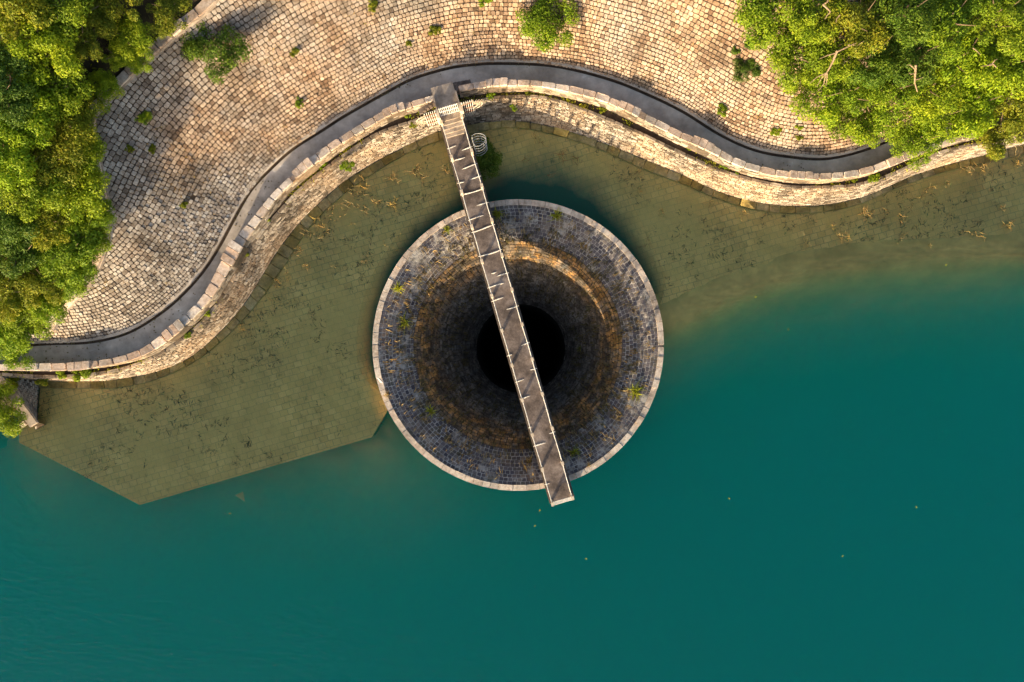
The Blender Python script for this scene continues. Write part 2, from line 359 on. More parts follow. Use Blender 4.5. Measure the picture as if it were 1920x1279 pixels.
# ------------------------------------------------------------------ curves traced along the shore (photo pixels), each at its own height
ZP, ZC, ZT, ZL = 2.35, 3.0, 1.9, -.07
c_path = curve([(-330, 600), (-150, 640), (-40, 648), (50, 646), (100, 643), (167, 641), (233, 626), (283, 599), (330, 563), (377, 513), (410, 463), (430, 426), (467, 360), (500, 323), (547, 280), (610, 240), (640, 220), (723, 173), (773, 147), (840, 127), (890, 120), (940, 118), (1040, 123), (1140, 147), (1207, 173), (1280, 208), (1347, 250), (1413, 280), (1480, 293), (1547, 297), (1613, 283), (1673, 260), (1760, 225), (1850, 200), (1950, 175), (2100, 140), (2300, 90)], ZP)
c_pin = curve([(-330, 625), (-150, 668), (-40, 680), (10, 683), (70, 681), (130, 681), (207, 673), (267, 653), (322, 612), (377, 559), (413, 493), (440, 447), (460, 426), (507, 367), (547, 327), (580, 297), (640, 255), (717, 209), (753, 195), (817, 177), (853, 163), (910, 152), (953, 149), (1017, 152), (1110, 170), (1150, 184), (1213, 214), (1280, 248), (1333, 270), (1380, 297), (1430, 313), (1480, 322), (1520, 325), (1580, 323), (1630, 313), (1670, 297), (1697, 287), (1773, 263), (1850, 240), (1950, 212), (2100, 175), (2300, 125)], ZC)
c_pout = curve([(-330, 640), (-150, 685), (-40, 694), (3, 694), (60, 695), (130, 694), (213, 683), (277, 663), (333, 623), (391, 564), (430, 504), (462, 448), (480, 424), (530, 357), (592, 305), (638, 270), (718, 222), (755, 206), (816, 187), (853, 173), (910, 163), (953, 160), (1017, 162), (1108, 182), (1150, 196), (1208, 225), (1280, 261), (1325, 281), (1380, 309), (1430, 325), (1480, 333), (1520, 336), (1580, 334), (1640, 322), (1702, 298), (1773, 272), (1850, 250), (1950, 223), (2100, 187), (2300, 137)], ZC)
c_top = curve([(-330, 645), (-150, 690), (-40, 700), (27, 705), (100, 708), (167, 704), (233, 693), (300, 666), (357, 626), (400, 583), (440, 523), (473, 463), (500, 426), (530, 393), (567, 353), (640, 297), (707, 253), (773, 230), (823, 213), (873, 197), (923, 186), (1007, 183), (1073, 200), (1173, 240), (1280, 290), (1347, 320), (1413, 340), (1480, 352), (1547, 353), (1597, 350), (1647, 338), (1697, 318), (1747, 293), (1813, 275), (1863, 268), (1913, 257), (2100, 210), (2300, 160)], ZT)
c_base = curve([(-330, 650), (-150, 694), (-40, 704), (27, 710), (100, 714), (147, 714), (200, 713), (283, 699), (350, 673), (400, 633), (450, 579), (483, 529), (520, 469), (553, 426), (587, 390), (640, 343), (707, 300), (773, 267), (827, 243), (873, 233), (940, 225), (1007, 230), (1073, 247), (1140, 270), (1207, 297), (1280, 327), (1347, 358), (1413, 377), (1480, 385), (1547, 383), (1613, 370), (1663, 350), (1713, 328), (1780, 307), (1847, 290), (1920, 270), (2100, 225), (2300, 175)], 0)
c_ledge = curve([(-330, 662), (-150, 705), (0, 722), (73, 728), (147, 729), (233, 726), (317, 703), (383, 666), (443, 613), (500, 546), (547, 476), (580, 426), (640, 367), (707, 320), (773, 283), (840, 260), (940, 240), (1007, 245), (1107, 273), (1207, 317), (1280, 345), (1347, 373), (1413, 393), (1480, 400), (1547, 397), (1613, 383), (1680, 353), (1780, 320), (1920, 290), (2100, 245), (2300, 195)], ZL)

# the pitched slope rises from the upper edge of the path
BS = smooth(c_path, 60); s_b = arclen(BS)
tg = np.gradient(BS, axis=0); tg /= np.linalg.norm(tg, axis=1)[:, None]
nr = np.stack([-tg[:, 1], tg[:, 0], 0 * tg[:, 0]], 1)                  # left of travel = uphill
for _ in range(40): nr[1:-1] = .25 * nr[:-2] + .5 * nr[1:-1] + .25 * nr[2:]
nr /= np.linalg.norm(nr, axis=1)[:, None]
PITCH = .75
def zslope(d): return ZP + .05 + np.where(d < 9, PITCH * d, PITCH * 9 + .35 * (d - 9))
def sd_map(s, d):
    p = at(BS, s_b, s) + at(nr, s_b, s) * np.asarray(d)[..., None]; p[..., 2] = zslope(np.asarray(d)); return p
BSC = BS[::4]
UPPOLY = np.vstack([BSC[:, :2], [[80, 15], [80, 80], [-80, 80], [-80, 0]]])
def terrain(X, Y):
    X = np.atleast_1d(np.asarray(X, float)); Y = np.atleast_1d(np.asarray(Y, float))
    d = dist_poly(BSC, X, Y); d = np.where(inside(UPPOLY, X, Y), d, -d)
    return np.where(d > 0, zslope(d), ZP + .05 + PITCH * d), d
def on_slope(px, py, lift=0.):
    z = 4.0
    for _ in range(14):
        p = pw(px, py, z); z = .5 * z + .5 * (float(terrain(p[0], p[1])[0][0]) + lift)
    return pw(px, py, z)

# ------------------------------------------------------------------ lake, lake bed, paved apron
BC = pw(971.5, 647, .85); BR = 274 / 32 * (CAMH - .85) / CAMH           # bellmouth centre and outer radius
BC[2] = 0
def ring(r, z, n=96, c=BC): return np.array([[c[0] + r * math.cos(2 * math.pi * i / n), c[1] + r * math.sin(2 * math.pi * i / n), z] for i in range(n)])
ZA = -.22
edge_r = catmull([pw(x, y, ZA) for x, y in [(2300, 440), (2100, 455), (1920, 470), (1780, 480), (1640, 488), (1540, 502), (1460, 520), (1380, 548), (1300, 584), (1236, 612)]], .3)
a0 = math.atan2(edge_r[-1][1] - BC[1], edge_r[-1][0] - BC[0]); pe = pw(724, 772, ZA); a1 = math.atan2(pe[1] - BC[1], pe[0] - BC[0])
a1 += 2 * math.pi if a1 < a0 else 0
def r_out(a):
    e = min(1, max(0, (a - a0 - .03) / .30)) * min(1, max(0, (a1 - .04 - a) / .30)); e = e * e * (3 - 2 * e)
    return 8.26 + e * (1.24 + 2.9 * math.exp(-((math.degrees(a) - 78) / 28) ** 2))
arc = np.array([[BC[0] + r_out(a) * math.cos(a), BC[1] + r_out(a) * math.sin(a), ZA] for a in np.linspace(a0 + .02, a1 - .03, 90)])
left = np.array([pw(x, y, ZA) for x, y in [(697, 820), (262, 947), (36, 830), (30, 716)]])
i0 = np.argmin(np.abs(c_ledge[:, 0] - left[-1][0]) + (c_ledge[:, 1] > 3) * 99)
top_l = setz(c_ledge[i0::3], ZA); top_l[:, 1] += .25
AP = np.vstack([top_l, edge_r, arc, left])
mb = MB(); n = len(AP)
mb.add(np.vstack([AP, setz(AP, -1.9)]), [tuple(range(n))[::-1]] + [(i, (i + 1) % n, n + (i + 1) % n, n + i) for i in range(n)])
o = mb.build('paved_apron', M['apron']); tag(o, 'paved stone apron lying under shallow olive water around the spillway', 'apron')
tm = MB(); TV = []
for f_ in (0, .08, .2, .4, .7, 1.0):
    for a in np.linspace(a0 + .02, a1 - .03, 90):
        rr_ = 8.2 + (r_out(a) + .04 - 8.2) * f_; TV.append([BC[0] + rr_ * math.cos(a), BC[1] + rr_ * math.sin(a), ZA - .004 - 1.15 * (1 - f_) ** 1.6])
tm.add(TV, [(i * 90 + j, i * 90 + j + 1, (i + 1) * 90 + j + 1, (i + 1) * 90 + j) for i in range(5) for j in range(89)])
tag(tm.build('shade_trench', M['apron'], smooth=True), kind='structure')  # added dip, widened to the north to darken the shaded pool
bm = bmesh.new(); bm.from_mesh(o.data); bmesh.ops.recalc_face_normals(bm, faces=bm.faces); bmesh.ops.triangulate(bm, faces=[f for f in bm.faces if len(f.verts) > 4]); bm.to_mesh(o.data); bm.free()

def fbm(X, Y, f, seed):
    r = np.random.default_rng(seed); v = 0 * X
    for k in range(4):
        for _ in range(3):
            a, b, p = r.normal(0, 1, 2).tolist() + [r.uniform(0, 6.28)]
            v = v + np.sin((a * X + b * Y) * f * 2 ** k + p) / 2 ** k
    return v / 4
def grid(x0, x1, y0, y1, st):
    xs = np.arange(x0, x1 + .01, st); ys = np.arange(y0, y1 + .01, st); X, Y = np.meshgrid(xs, ys); nx = len(xs); ny = len(ys)
    F = np.array([[j * nx + i, j * nx + i + 1, (j + 1) * nx + i + 1, (j + 1) * nx + i] for j in range(ny - 1) for i in range(nx - 1)])
    return X.ravel(), Y.ravel(), F
X, Y, F = grid(-75, 75, -70, 30, .75)
APC = np.vstack([AP, AP[:1]])[::2]
d = dist_poly(APC, X, Y); ins = inside(AP, X, Y); rgt = np.clip((X - 4) / 4, 0, 1)
er = dist_poly(edge_r, X, Y)
nz = fbm(X, Y, .45, 3); nz2 = fbm(X, Y, 1.3, 5)
tin = np.where(er < 1.0, -.13, np.where(er < 1.9, -.13 - .45 * (er - 1.0), -.56))
z_right = np.where(ins, tin + .04 * nz2 * (er < 1.6), -.13 - 1.3 * np.maximum(d - .35, 0) - .05 * np.maximum(d - .35, 0) ** 2 + .04 * nz2)
z_left = np.where(ins, -1.5, -1.35 - .8 * d + .45 * nz * np.clip(d, 0, 1) + .25 * nz2)
Z = np.clip(z_right * rgt + z_left * (1 - rgt), -14, 0)
Z = np.where(d > 12, np.maximum(Z, -14), Z)
rr = np.hypot(X - BC[0], Y - BC[1]); keep = (rr[F] > 6.6).all(1)
an_ = np.degrees(np.arctan2(Y - BC[1], X - BC[0])); tr_ = 9.9 + 2.9 * np.exp(-((an_ - 78) / 28) ** 2)
Z = np.where(((rr < 13.2) & ins & (er > 1.9)) | ((rr < tr_) & (an_ > math.degrees(a0) + 14) & (X > 3)), -2.9, Z)
o = mk('lake_bed', np.stack([X, Y, Z], 1), F[keep], M['mud'], smooth=True); tag(o, kind='structure')
far = MB(); far.add([(-260, -260, -14.5), (260, -260, -14.5), (260, 260, -14.5), (-260, 260, -14.5)], [(0, 1, 2, 3)])
# cut round the shaft: a square frame of four sheets
far = MB()
for x0, x1, y0, y1 in ((-260, 260, -260, -12), (-260, 260, 12, 260), (-260, -12, -12, 12), (12, 260, -12, 12)):
    far.add([(x0, y0, -14.5), (x1, y0, -14.5), (x1, y1, -14.5), (x0, y1, -14.5)], [(0, 1, 2, 3)])
tag(far.build('ground', M['mud']), kind='structure')

# water: one closed body with a round hole where the bellmouth stands
nh = 96; hr = 8.15; x0, x1, y0, y1 = -200, 200, -200, 60
ho = ring(hr, 0, nh)
sq = []
for p in ho:
    dx, dy = p[0] - BC[0], p[1] - BC[1]; k = 60 / max(abs(dx), abs(dy)) ; sq.append([BC[0] + dx * k, BC[1] + dy * k, 0])
sq = np.array(sq)
sq[:, 0] = np.where(sq[:, 0] > BC[0] + 59, 200, np.where(sq[:, 0] < BC[0] - 59, -200, sq[:, 0] * 3)); sq[:, 1] = np.where(sq[:, 1] > BC[1] + 59, 60, np.where(sq[:, 1] < BC[1] - 59, -200, sq[:, 1]))
ZB = -13.8
V = np.vstack([ho, sq, setz(ho, ZB), setz(sq, ZB)]); Fw = []
for i in range(nh):
    j = (i + 1) % nh
    Fw += [(i, nh + i, nh + j, j), (2 * nh + j, 3 * nh + j, 3 * nh + i, 2 * nh + i), (j, 2 * nh + j, 2 * nh + i, i), (nh + i, 3 * nh + i, 3 * nh + j, nh + j)]
o = mk('water', V, Fw, M['water']); tag(o, kind='structure')
bm = bmesh.new(); bm.from_mesh(o.data); bmesh.ops.recalc_face_normals(bm, faces=bm.faces); bm.to_mesh(o.data); bm.free()

# ------------------------------------------------------------------ hillside
X, Y, F = grid(-60, 60, -14, 60, .6)
Z, d = terrain(X, Y); Z = Z - .28 + .25 * fbm(X, Y, .5, 9) * np.clip((d - 3) / 4, 0, 1)
keep = (d[F] > -.9).all(1)
o = mk('hillside', np.stack([X, Y, Z], 1), F[keep], M['forest_floor'], smooth=True); tag(o, kind='structure')

# ------------------------------------------------------------------ stone pitched slope
LB = [(103, 618), (106, 600), (160, 541), (190, 488), (205, 430), (198, 360), (182, 290), (174, 245), (180, 214), (240, 148), (300, 92), (345, 52), (398, 8), (450, -70), (520, -150)]
RB = [(1620, -150), (1600, 60), (1660, 150), (1700, 200), (1720, 240)]
lbw = [on_slope(x, y) for x, y in LB]; rbw = [on_slope(x, y) for x, y in RB]
pb = np.array([[p[0], p[1]] for p in lbw] + [[p[0], p[1]] for p in rbw])
e0 = on_slope(103, 640); reg = np.vstack([[[e0[0] - 1.6, e0[1] - .6], [e0[0] - 1.6, e0[1] + .35]], pb, [[rbw[-1][0] + 1, rbw[-1][1] - 2]], BSC[(BSC[:, 0] < rbw[-1][0] + 1) & (BSC[:, 0] > e0[0] - 1.6)][::-1, :2] - [0, .0]])
mb = MB()
ss = np.arange(0, s_b[-1], .4); ds = np.concatenate([[0.0], np.arange(.25, 9, .35)])
Sg, Dg = np.meshgrid(ss, ds); P = sd_map(Sg.ravel(), Dg.ravel()); nx = len(ss)
reg2 = reg
F = [(j * nx + i, j * nx + i + 1, (j + 1) * nx + i + 1, (j + 1) * nx + i) for j in range(len(ds) - 1) for i in range(nx - 1)]
Pc = P[np.array(F)].mean(1); ok = inside(reg2, Pc[:, 0], Pc[:, 1])
mb.add(P, [f for f, k in zip(F, ok) if k], 1)
kap = np.zeros(len(BS)); dth = np.unwrap(np.arctan2(tg[:, 1], tg[:, 0])); kap[1:-1] = (dth[2:] - dth[:-2]) / (s_b[2:] - s_b[:-2])
for _ in range(60): kap[1:-1] = .25 * kap[:-2] + .5 * kap[1:-1] + .25 * kap[2:]
Q = []; Nn = []; H = []
dd = .05; row = 0
while dd < 8.6:
    hgt = .140 + .013 * min(dd, 6) + random.uniform(-.012, .015)
    dm = dd + hgt / 2; s = random.uniform(0, .4)
    while s < s_b[-1] - 1:
        k = max(.25, 1 - float(np.interp(s, s_b, kap)) * dm)
        w = random.choice((.17, .19, .20, .22, .24, .31)) * (1 + .05 * min(dd, 5)) / k
        wob = .03 * math.sin(s * 1.3 + row * .22) + .03 * math.sin(s * .37 + row * .13)
        Q.append([(s, dd + wob), (s + w, dd + wob), (s + w, dd + hgt + wob), (s, dd + hgt + wob)]); s += w
    dd += hgt; row += 1
Q = np.array(Q); P = sd_map(Q[..., 0].ravel(), Q[..., 1].ravel()).reshape(-1, 4, 3); c = P.mean(1)
ok = inside(reg, c[:, 0], c[:, 1]) & (np.abs(c[:, 0]) < 36) & (c[:, 1] < 27); P = P[ok]
nn = np.cross(P[:, 1] - P[:, 0], P[:, 3] - P[:, 0]); nn /= np.linalg.norm(nn, axis=1)[:, None]
P = P + nn[:, None] * RNG.normal(0, .012, (len(P), 1, 1))
stones(mb, P, nn, .045, gap=.014, m=0, jit=.03, cham=.17, round_=.10)
slope = mb.build('stone_slope', [M['pitch'], M['joint']]); tag(slope, kind='structure')

# kerb of flat blocks up the left edge of the slope
mb = MB(); kp = catmull([p + np.array([0, 0, .02]) for p in lbw], .1); s = arclen(kp); q = 0; Qk = []
kt = np.gradient(kp, axis=0); kt[:, 2] = 0; kt /= np.linalg.norm(kt, axis=1)[:, None]; kn = np.stack([-kt[:, 1], kt[:, 0], 0 * kt[:, 0]], 1)
while q < s[-1] - .8:
    L = random.uniform(.7, 1.3); a = at(kp, s, np.array([q, q + L])); b = at(kn, s, np.array([q, q + L]))
    Qk.append([a[0] - b[0] * .12, a[1] - b[1] * .12, a[1] + b[1] * .36, a[0] + b[0] * .36]); q += L
Qk = np.array(Qk); nk = np.cross(Qk[:, 1] - Qk[:, 0], Qk[:, 3] - Qk[:, 0]); nk *= np.sign(nk[:, 2])[:, None]
stones(mb, Qk, nk, .26, gap=.008, jit=.02, cham=.08, round_=.05)
V = np.vstack([kp - kn * .14, kp + kn * .4, setz(kp - kn * .14, 0) + [0, 0, 0], setz(kp + kn * .4, 0)]); n = len(kp); V[2 * n:3 * n, 2] = kp[:, 2] - .7; V[3 * n:, 2] = kp[:, 2] - .7; V[:2 * n, 2] += .1
mb.add(V, [(i, i + 1, n + i + 1, n + i) for i in range(n - 1)] + [(i, i + 1, 2 * n + i + 1, 2 * n + i) for i in range(n - 1)] + [(n + i, n + i + 1, 3 * n + i + 1, 3 * n + i) for i in range(n - 1)], 1)
tag(mb.build('stone_kerb', [M['cap'], M['concrete']]), 'pale stone kerb edging the pitched slope beside the left wood', 'kerb')

# ------------------------------------------------------------------ path, ditch, parapet, retaining wall
mb = MB(); A = setz(c_path, ZP); B = setz(match(c_path, c_pin), ZP)
strip(mb, B, A); o = mb.build('path', M['path']); tag(o, kind='structure')
mb = MB(); Bg = A + at(nr, s_b, s_b)[:len(A)] * 0
g0 = A + nr * .02; g1 = A + nr * .16
strip(mb, setz(g0 - nr * .14, ZP + .006), setz(g0, ZP + .006), 0)
strip(mb, setz(g0, ZP + .006), setz(g0, ZP + .16), 1); strip(mb, setz(g0, ZP + .16), setz(g1, ZP + .18), 1)
tag(mb.build('gutter', [M['soil'], M['path']]), kind='structure')

A = c_pout; B = match(A, c_top)
mb = MB(); strip(mb, setz(B, ZT - .06), setz(A, ZT - .02)); o = mb.build('ditch_soil', M['soil']); tag(o, kind='structure')

wall = root('retaining_wall', pw(1007, 205, 0), 'long curving battered stone wall rising from the water below the path', 'wall')
def child_local(o, rt):            # parts are built in world space
    o.parent = rt; o.matrix_parent_inverse = Matrix.Translation(rt.location).inverted(); return o
T = c_top; Bm = match(T, c_base); s = arclen(T)
def face_pt(q, f):                  # f 0 bottom (below water) .. 1 top
    a = at(T, s, q); b = at(Bm, s, q); return b + (a - b) * np.asarray(f)[..., None]
Q = []; nrow = 17; hs = []
for r in range(nrow):
    f0 = -.10 + 1.1 * r / nrow; f1 = -.10 + 1.1 * (r + 1) / nrow; q = random.uniform(0, .3)
    while q < s[-1] - .6:
        w = random.choice((.22, .28, .33, .42)); Q.append([(q, f0), (q + w, f0), (q + w, f1), (q, f1)]); hs.append(.05 if r > 6 else .02); q += w
Q = np.array(Q); P = face_pt(Q[..., 0].ravel(), Q[..., 1].ravel()).reshape(-1, 4, 3)
nn = np.cross(P[:, 1] - P[:, 0], P[:, 3] - P[:, 0]); hs = np.array(hs)
keep = np.abs(P[:, 0, 0]) < 36; P, nn, hs = P[keep], nn[keep], hs[keep]
mb = MB(); stones(mb, P, nn, hs, gap=.012, jit=.018, cham=.10, round_=.10)
strip(mb, Bm + (Bm - T) * .12, T, 1)
child_local(mb.build('stone_face', [M['wall'], M['joint']]), wall)
Q = []; q = 0; ins_ = match(T, c_pout); tn = (ins_ - T); tn[:, 2] = 0; tn /= np.maximum(np.linalg.norm(tn, axis=1)[:, None], 1e-6)
while q < s[-1] - .8:
    w = random.uniform(.45, .8); a = at(T, s, np.array([q, q + w])); b = at(tn, s, np.array([q, q + w]))
    Q.append([a[0] - b[0] * .03, a[1] - b[1] * .03, a[1] + b[1] * .15, a[0] + b[0] * .15]); q += w
Q = np.array(Q); Q[..., 2] = ZT - .02; mb = MB(); stones(mb, Q, np.tile([0, 0, 1.], (len(Q), 1)), .07, gap=.008, jit=.02, cham=.1)
child_local(mb.build('top_course', M['wall']), wall)
A = c_base; B = match(A, c_ledge); sA = arclen(A); Q = []; q = 0
while q < sA[-1] - 1:
    w = random.uniform(.6, .95); a = at(A, sA, np.array([q, q + w])); b = at(B, sA, np.array([q, q + w])); Q.append([b[0], b[1], a[1] * 1.0, a[0]]); q += w
Q = np.array(Q); Q[..., 2] = ZL - .10 + RNG.choice([0, 0, 0, .03, .06], (len(Q), 1)); Q[:, 2:, :2] += (Q[:, 2:, :2] - Q[:, [1, 0], :2]) * .25
mb = MB(); stones(mb, Q, np.tile([0, 0, 1.], (len(Q), 1)), .1, gap=.012, jit=.03, cham=.1, round_=.06)
strip(mb, setz(B, ZL - .09), setz(A + (A - B) * .2, ZL - .09), 0); strip(mb, setz(B, -1.2), setz(B, ZL - .09), 0)
child_local(mb.build('footing_ledge', M['ledge']), wall)

PI_, PO_ = c_pin, match(c_pin, c_pout); sp = arclen(PI_)
def sx(px, py): p = pw(px, py, ZC); return sp[np.argmin(((PI_[:, :2] - p[:2]) ** 2).sum(1))]
piers = [(150, 681), (321, 612), (428, 470), (563, 312), (736, 200), (932, 150), (1182, 199), (1318, 263), (1500, 324), (1683, 292)]
def parapet(name, q0, q1, label):
    rt = root(name, at(PO_, sp, q0 + .01) * [1, 1, 0] + [0, 0, ZT], label, 'parapet')
    qs = np.arange(q0, q1 + .001, (q1 - q0) / max(2, int((q1 - q0) / .35)))
    a, b = at(PI_, sp, qs), at(PO_, sp, qs); mb = MB()
    Q = []; hh = []                  # courses of the outer face
    for r in range(5):
        z0 = ZT - .05 + r * .205; q = q0 + random.uniform(0, .2)
        while q < q1 - .5:
            w = random.uniform(.3, .55); p = at(PO_, sp, np.array([q, q + w]))
            Q.append([(*p[0][:2], z0), (*p[1][:2], z0), (*p[1][:2], z0 + .205), (*p[0][:2], z0 + .205)]); q += w
    Q = np.array(Q); nn = np.cross(Q[:, 1] - Q[:, 0], Q[:, 3] - Q[:, 0])
    stones(mb, Q, nn, .03, gap=.01, jit=.03, cham=.14)
    strip(mb, setz(b, ZT - .1), setz(b, ZC - .14), 1); strip(mb, setz(a, ZC - .14), setz(a, ZP - .1), 1); strip(mb, setz(b, ZC - .14), setz(a, ZC - .14), 1)
    for k in (0, -1):
        mb.add([setz(a[k:k + 1] if k == 0 else a[-1:], ZP - .1)[0], setz(b[k:k + 1] if k == 0 else b[-1:], ZP - .1)[0], setz(b[k:k + 1] if k == 0 else b[-1:], ZC - .14)[0], setz(a[k:k + 1] if k == 0 else a[-1:], ZC - .14)[0]], [(0, 1, 2, 3)], 1)
    child_local(mb.build('wall_body', [M['wall'], M['concrete']]), rt)
    pq = sorted(sx(*p) for p in piers); pq = [p for p in pq if q0 + .6 < p < q1 - .6]
    mb = MB(); Q = []; q = q0
    while q < q1 - .2:
        w = min(random.uniform(.62, .85), q1 - q)
        if any(abs(q + w / 2 - p) < .62 for p in pq): q += .1; continue
        a, b = at(PI_, sp, np.array([q, q + w])), at(PO_, sp, np.array([q, q + w])); e = (a - b) * .06
        Q.append([b[0] - e[0], b[1] - e[1], a[1] + e[1], a[0] + e[0]]); q += w
    Q = np.array(Q); Q[..., 2] = ZC - .15
    stones(mb, Q, np.tile([0, 0, 1.], (len(Q), 1)), .15, gap=.010, jit=.02, cham=.1, round_=.06)
    child_local(mb.build('coping', M['cap']), rt)
    for p in pq:
        mb = MB(); q = np.array([p - .62, p - .21, p + .21, p + .62]); a, b = at(PI_, sp, q), at(PO_, sp, q); e = (a - b) * .16
        lo, hi = b - e, a + e; n4 = 4
        lo1, hi1 = setz(lo + e * .35, ZC + .02), setz(hi - e * .35, ZC + .02)
        strip(mb, setz(lo1, ZT), lo1, 1); strip(mb, hi1, setz(hi1, ZP - .1), 1)
        for k in (0, 3): mb.add([setz(lo1[k:k + 1], ZT)[0], setz(hi1[k:k + 1], ZT)[0], hi1[k], lo1[k]], [(0, 1, 2, 3)], 1)
        Q = np.array([[lo[k], lo[k + 1], hi[k + 1], hi[k]] for k in range(3)]); Q[..., 2] = ZC + .02
        stones(mb, Q, np.tile([0, 0, 1.], (3, 1)), .16, gap=.006, jit=.02, cham=.08, round_=.04)
        child_local(mb.build('pier', [M['cap'], M['wall']]), rt)
    return rt
parapet('parapet_wall', sx(-150, 668), sx(812, 179), 'stone parapet with coping blocks along the path left of the footbridge')
parapet('parapet_wall', sx(858, 162), sx(2100, 175), 'stone parapet with coping blocks along the path right of the footbridge')

# ------------------------------------------------------------------ bellmouth spillway
bell = root('bellmouth_spillway', BC, 'huge round stone bellmouth spillway with a black central shaft', 'spillway')
ZCR = .85
prof = [(8.09, ZCR - .04), (7.6, .70), (7.0, .44), (6.32, .06), (6.15, -.06), (5.95, -.21), (5.72, -.45), (5.45, -.90), (5.12, -1.80), (4.6, -3.4), (4.05, -5.4), (3.55, -7.4), (3.10, -9.2), (3.02, -9.4), (2.98, -14), (2.95, -24)]
def axis(z): k = min(1, max(0, -z / 11)); return BC + np.array([.32 * k, -.36 * k, 0])
def revolve(pr, n=128): return np.vstack([ring(r, z, n, axis(z)) for r, z in pr])
def rev_faces(k, n=128): return [(i * n + j, i * n + (j + 1) % n, (i + 1) * n + (j + 1) % n, (i + 1) * n + j) for i in range(k - 1) for j in range(n)]
# brick ring
def ring_pt(a, r):                 # on the gently dished upper ring
    rs = [p[0] for p in prof[:6]][::-1]; zs = [p[1] for p in prof[:6]][::-1]
    return np.stack([BC[0] + r * np.cos(a), BC[1] + r * np.sin(a), np.interp(r, rs, zs)], -1)
Q = []; r = 8.07; k = 0
while r > 6.3:
    dr = .195; nb = int(2 * math.pi * r / .265); off = random.random()
    wob = 0
    for i in range(nb):
        t0 = 2 * math.pi * (i + off) / nb; t1 = 2 * math.pi * (i + 1 + off) / nb
        Q.append([(t0, r - dr), (t0, r), (t1, r), (t1, r - dr)])
    r -= dr
Q = np.array(Q); P = ring_pt(Q[..., 0].ravel(), Q[..., 1].ravel()).reshape(-1, 4, 3)
nn = np.cross(P[:, 1] - P[:, 0], P[:, 3] - P[:, 0]); nn *= np.sign(nn[:, 2])[:, None]
mb = MB(); stones(mb, P, nn, .018, gap=.017, jit=.05, cham=.12, round_=.08)
mb.add(revolve(prof[:5]), [f[::-1] for f in rev_faces(5)], 1)
child_local(mb.build('sett_ring', [M['sett'], M['mortar']]), bell)
Vf = revolve(prof[4:13]); nf = len(prof[4:13])
mb = MB(); mb.add(Vf, [f[::-1] for f in rev_faces(nf)], 1); fp = np.array(prof[4:13]); fs = np.concatenate([[0], np.cumsum(np.hypot(*np.diff(fp, axis=0).T))])
Q = []; q = .02
while q < fs[-1] - .1:
    dq = .235; ra, rb = np.interp([q, q + dq], fs, fp[:, 0]); za, zb = np.interp([q, q + dq], fs, fp[:, 1]); nb = int(2 * math.pi * ra / .36); off = random.random(); ca, cb_ = axis(za), axis(zb)
    for i in range(nb):
        t0 = 2 * math.pi * (i + off) / nb; t1 = 2 * math.pi * (i + 1 + off) / nb
        Q.append([[cb_[0] + rb * math.cos(t0), cb_[1] + rb * math.sin(t0), zb], [ca[0] + ra * math.cos(t0), ca[1] + ra * math.sin(t0), za], [ca[0] + ra * math.cos(t1), ca[1] + ra * math.sin(t1), za], [cb_[0] + rb * math.cos(t1), cb_[1] + rb * math.sin(t1), zb]])
    q += dq
Q = np.array(Q); nn = np.cross(Q[:, 1] - Q[:, 0], Q[:, 3] - Q[:, 0]); nn *= np.sign(nn[:, 2])[:, None]
stones(mb, Q, nn, .03, gap=.016, jit=.04, cham=.14, round_=.10)
child_local(mb.build('funnel', [M['funnel'], M['funnel_joint']]), bell)
Vs = revolve(prof[12:]); ns = len(prof[12:])
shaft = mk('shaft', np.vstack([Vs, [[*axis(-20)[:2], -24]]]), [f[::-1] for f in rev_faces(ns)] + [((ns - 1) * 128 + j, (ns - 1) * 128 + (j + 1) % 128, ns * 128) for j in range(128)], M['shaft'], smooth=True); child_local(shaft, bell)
Q = []; t0 = 0
while t0 < 2 * math.pi - .05:
    dt = min(random.uniform(.055, .10), 2 * math.pi - t0)
    for (ra, rb) in ((8.06, BR - .01),):
        Q.append([[BC[0] + ra * math.cos(t0), BC[1] + ra * math.sin(t0), ZCR - .1], [BC[0] + rb * math.cos(t0), BC[1] + rb * math.sin(t0), ZCR - .1], [BC[0] + rb * math.cos(t0 + dt), BC[1] + rb * math.sin(t0 + dt), ZCR - .1], [BC[0] + ra * math.cos(t0 + dt), BC[1] + ra * math.sin(t0 + dt), ZCR - .1]])
    t0 += dt
mb = MB(); stones(mb, np.array(Q), np.tile([0, 0, 1.], (len(Q), 1)), .12, gap=.0015, jit=.006, cham=.04, round_=.03)
child_local(mb.build('rim_coping', M['rim']), bell)
pr = [(BR - .04, ZCR - .06), (BR - .02, .2), (BR + .1, -1.5), (BR + .25, -14)]
mb = MB(); mb.add(np.vstack([ring(r, z, 128) for r, z in [(8.06, ZCR - .06)] + pr]), rev_faces(5))
child_local(mb.build('outer_wall', M['cap'], smooth=True), bell)

# ------------------------------------------------------------------ footbridge
ZD = 2.25
pA = pw(844, 215, 3.2); pB = pw(1055, 941, 3.2); u = pB - pA; LEN = float(np.hypot(u[0], u[1])); u = u / LEN; u[2] = 0; v = np.array([u[1] * -1, u[0], 0]); v = -v  # v: to the right when walking out reversed below
if v[0] < 0: v = -v
def fr(t, w, z): p = pA + u * t + v * w; return np.array([p[0], p[1], z])
bridge = root('footbridge', fr(0, 0, ZD), 'long narrow concrete footbridge with white railings crossing the round spillway', 'footbridge')
def bpart(mb, name, mats, par=None, sm=False): return child_local(mb.build(name, mats, smooth=sm), bridge)
HW = .60
oc_ = fr(0, 0, 0) - BC; b_ = float(oc_[0] * u[0] + oc_[1] * u[1]); q_ = math.sqrt(b_ * b_ - float(oc_[0] ** 2 + oc_[1] ** 2) + BR * BR); T_N, T_S = -b_ - q_, -b_ + q_
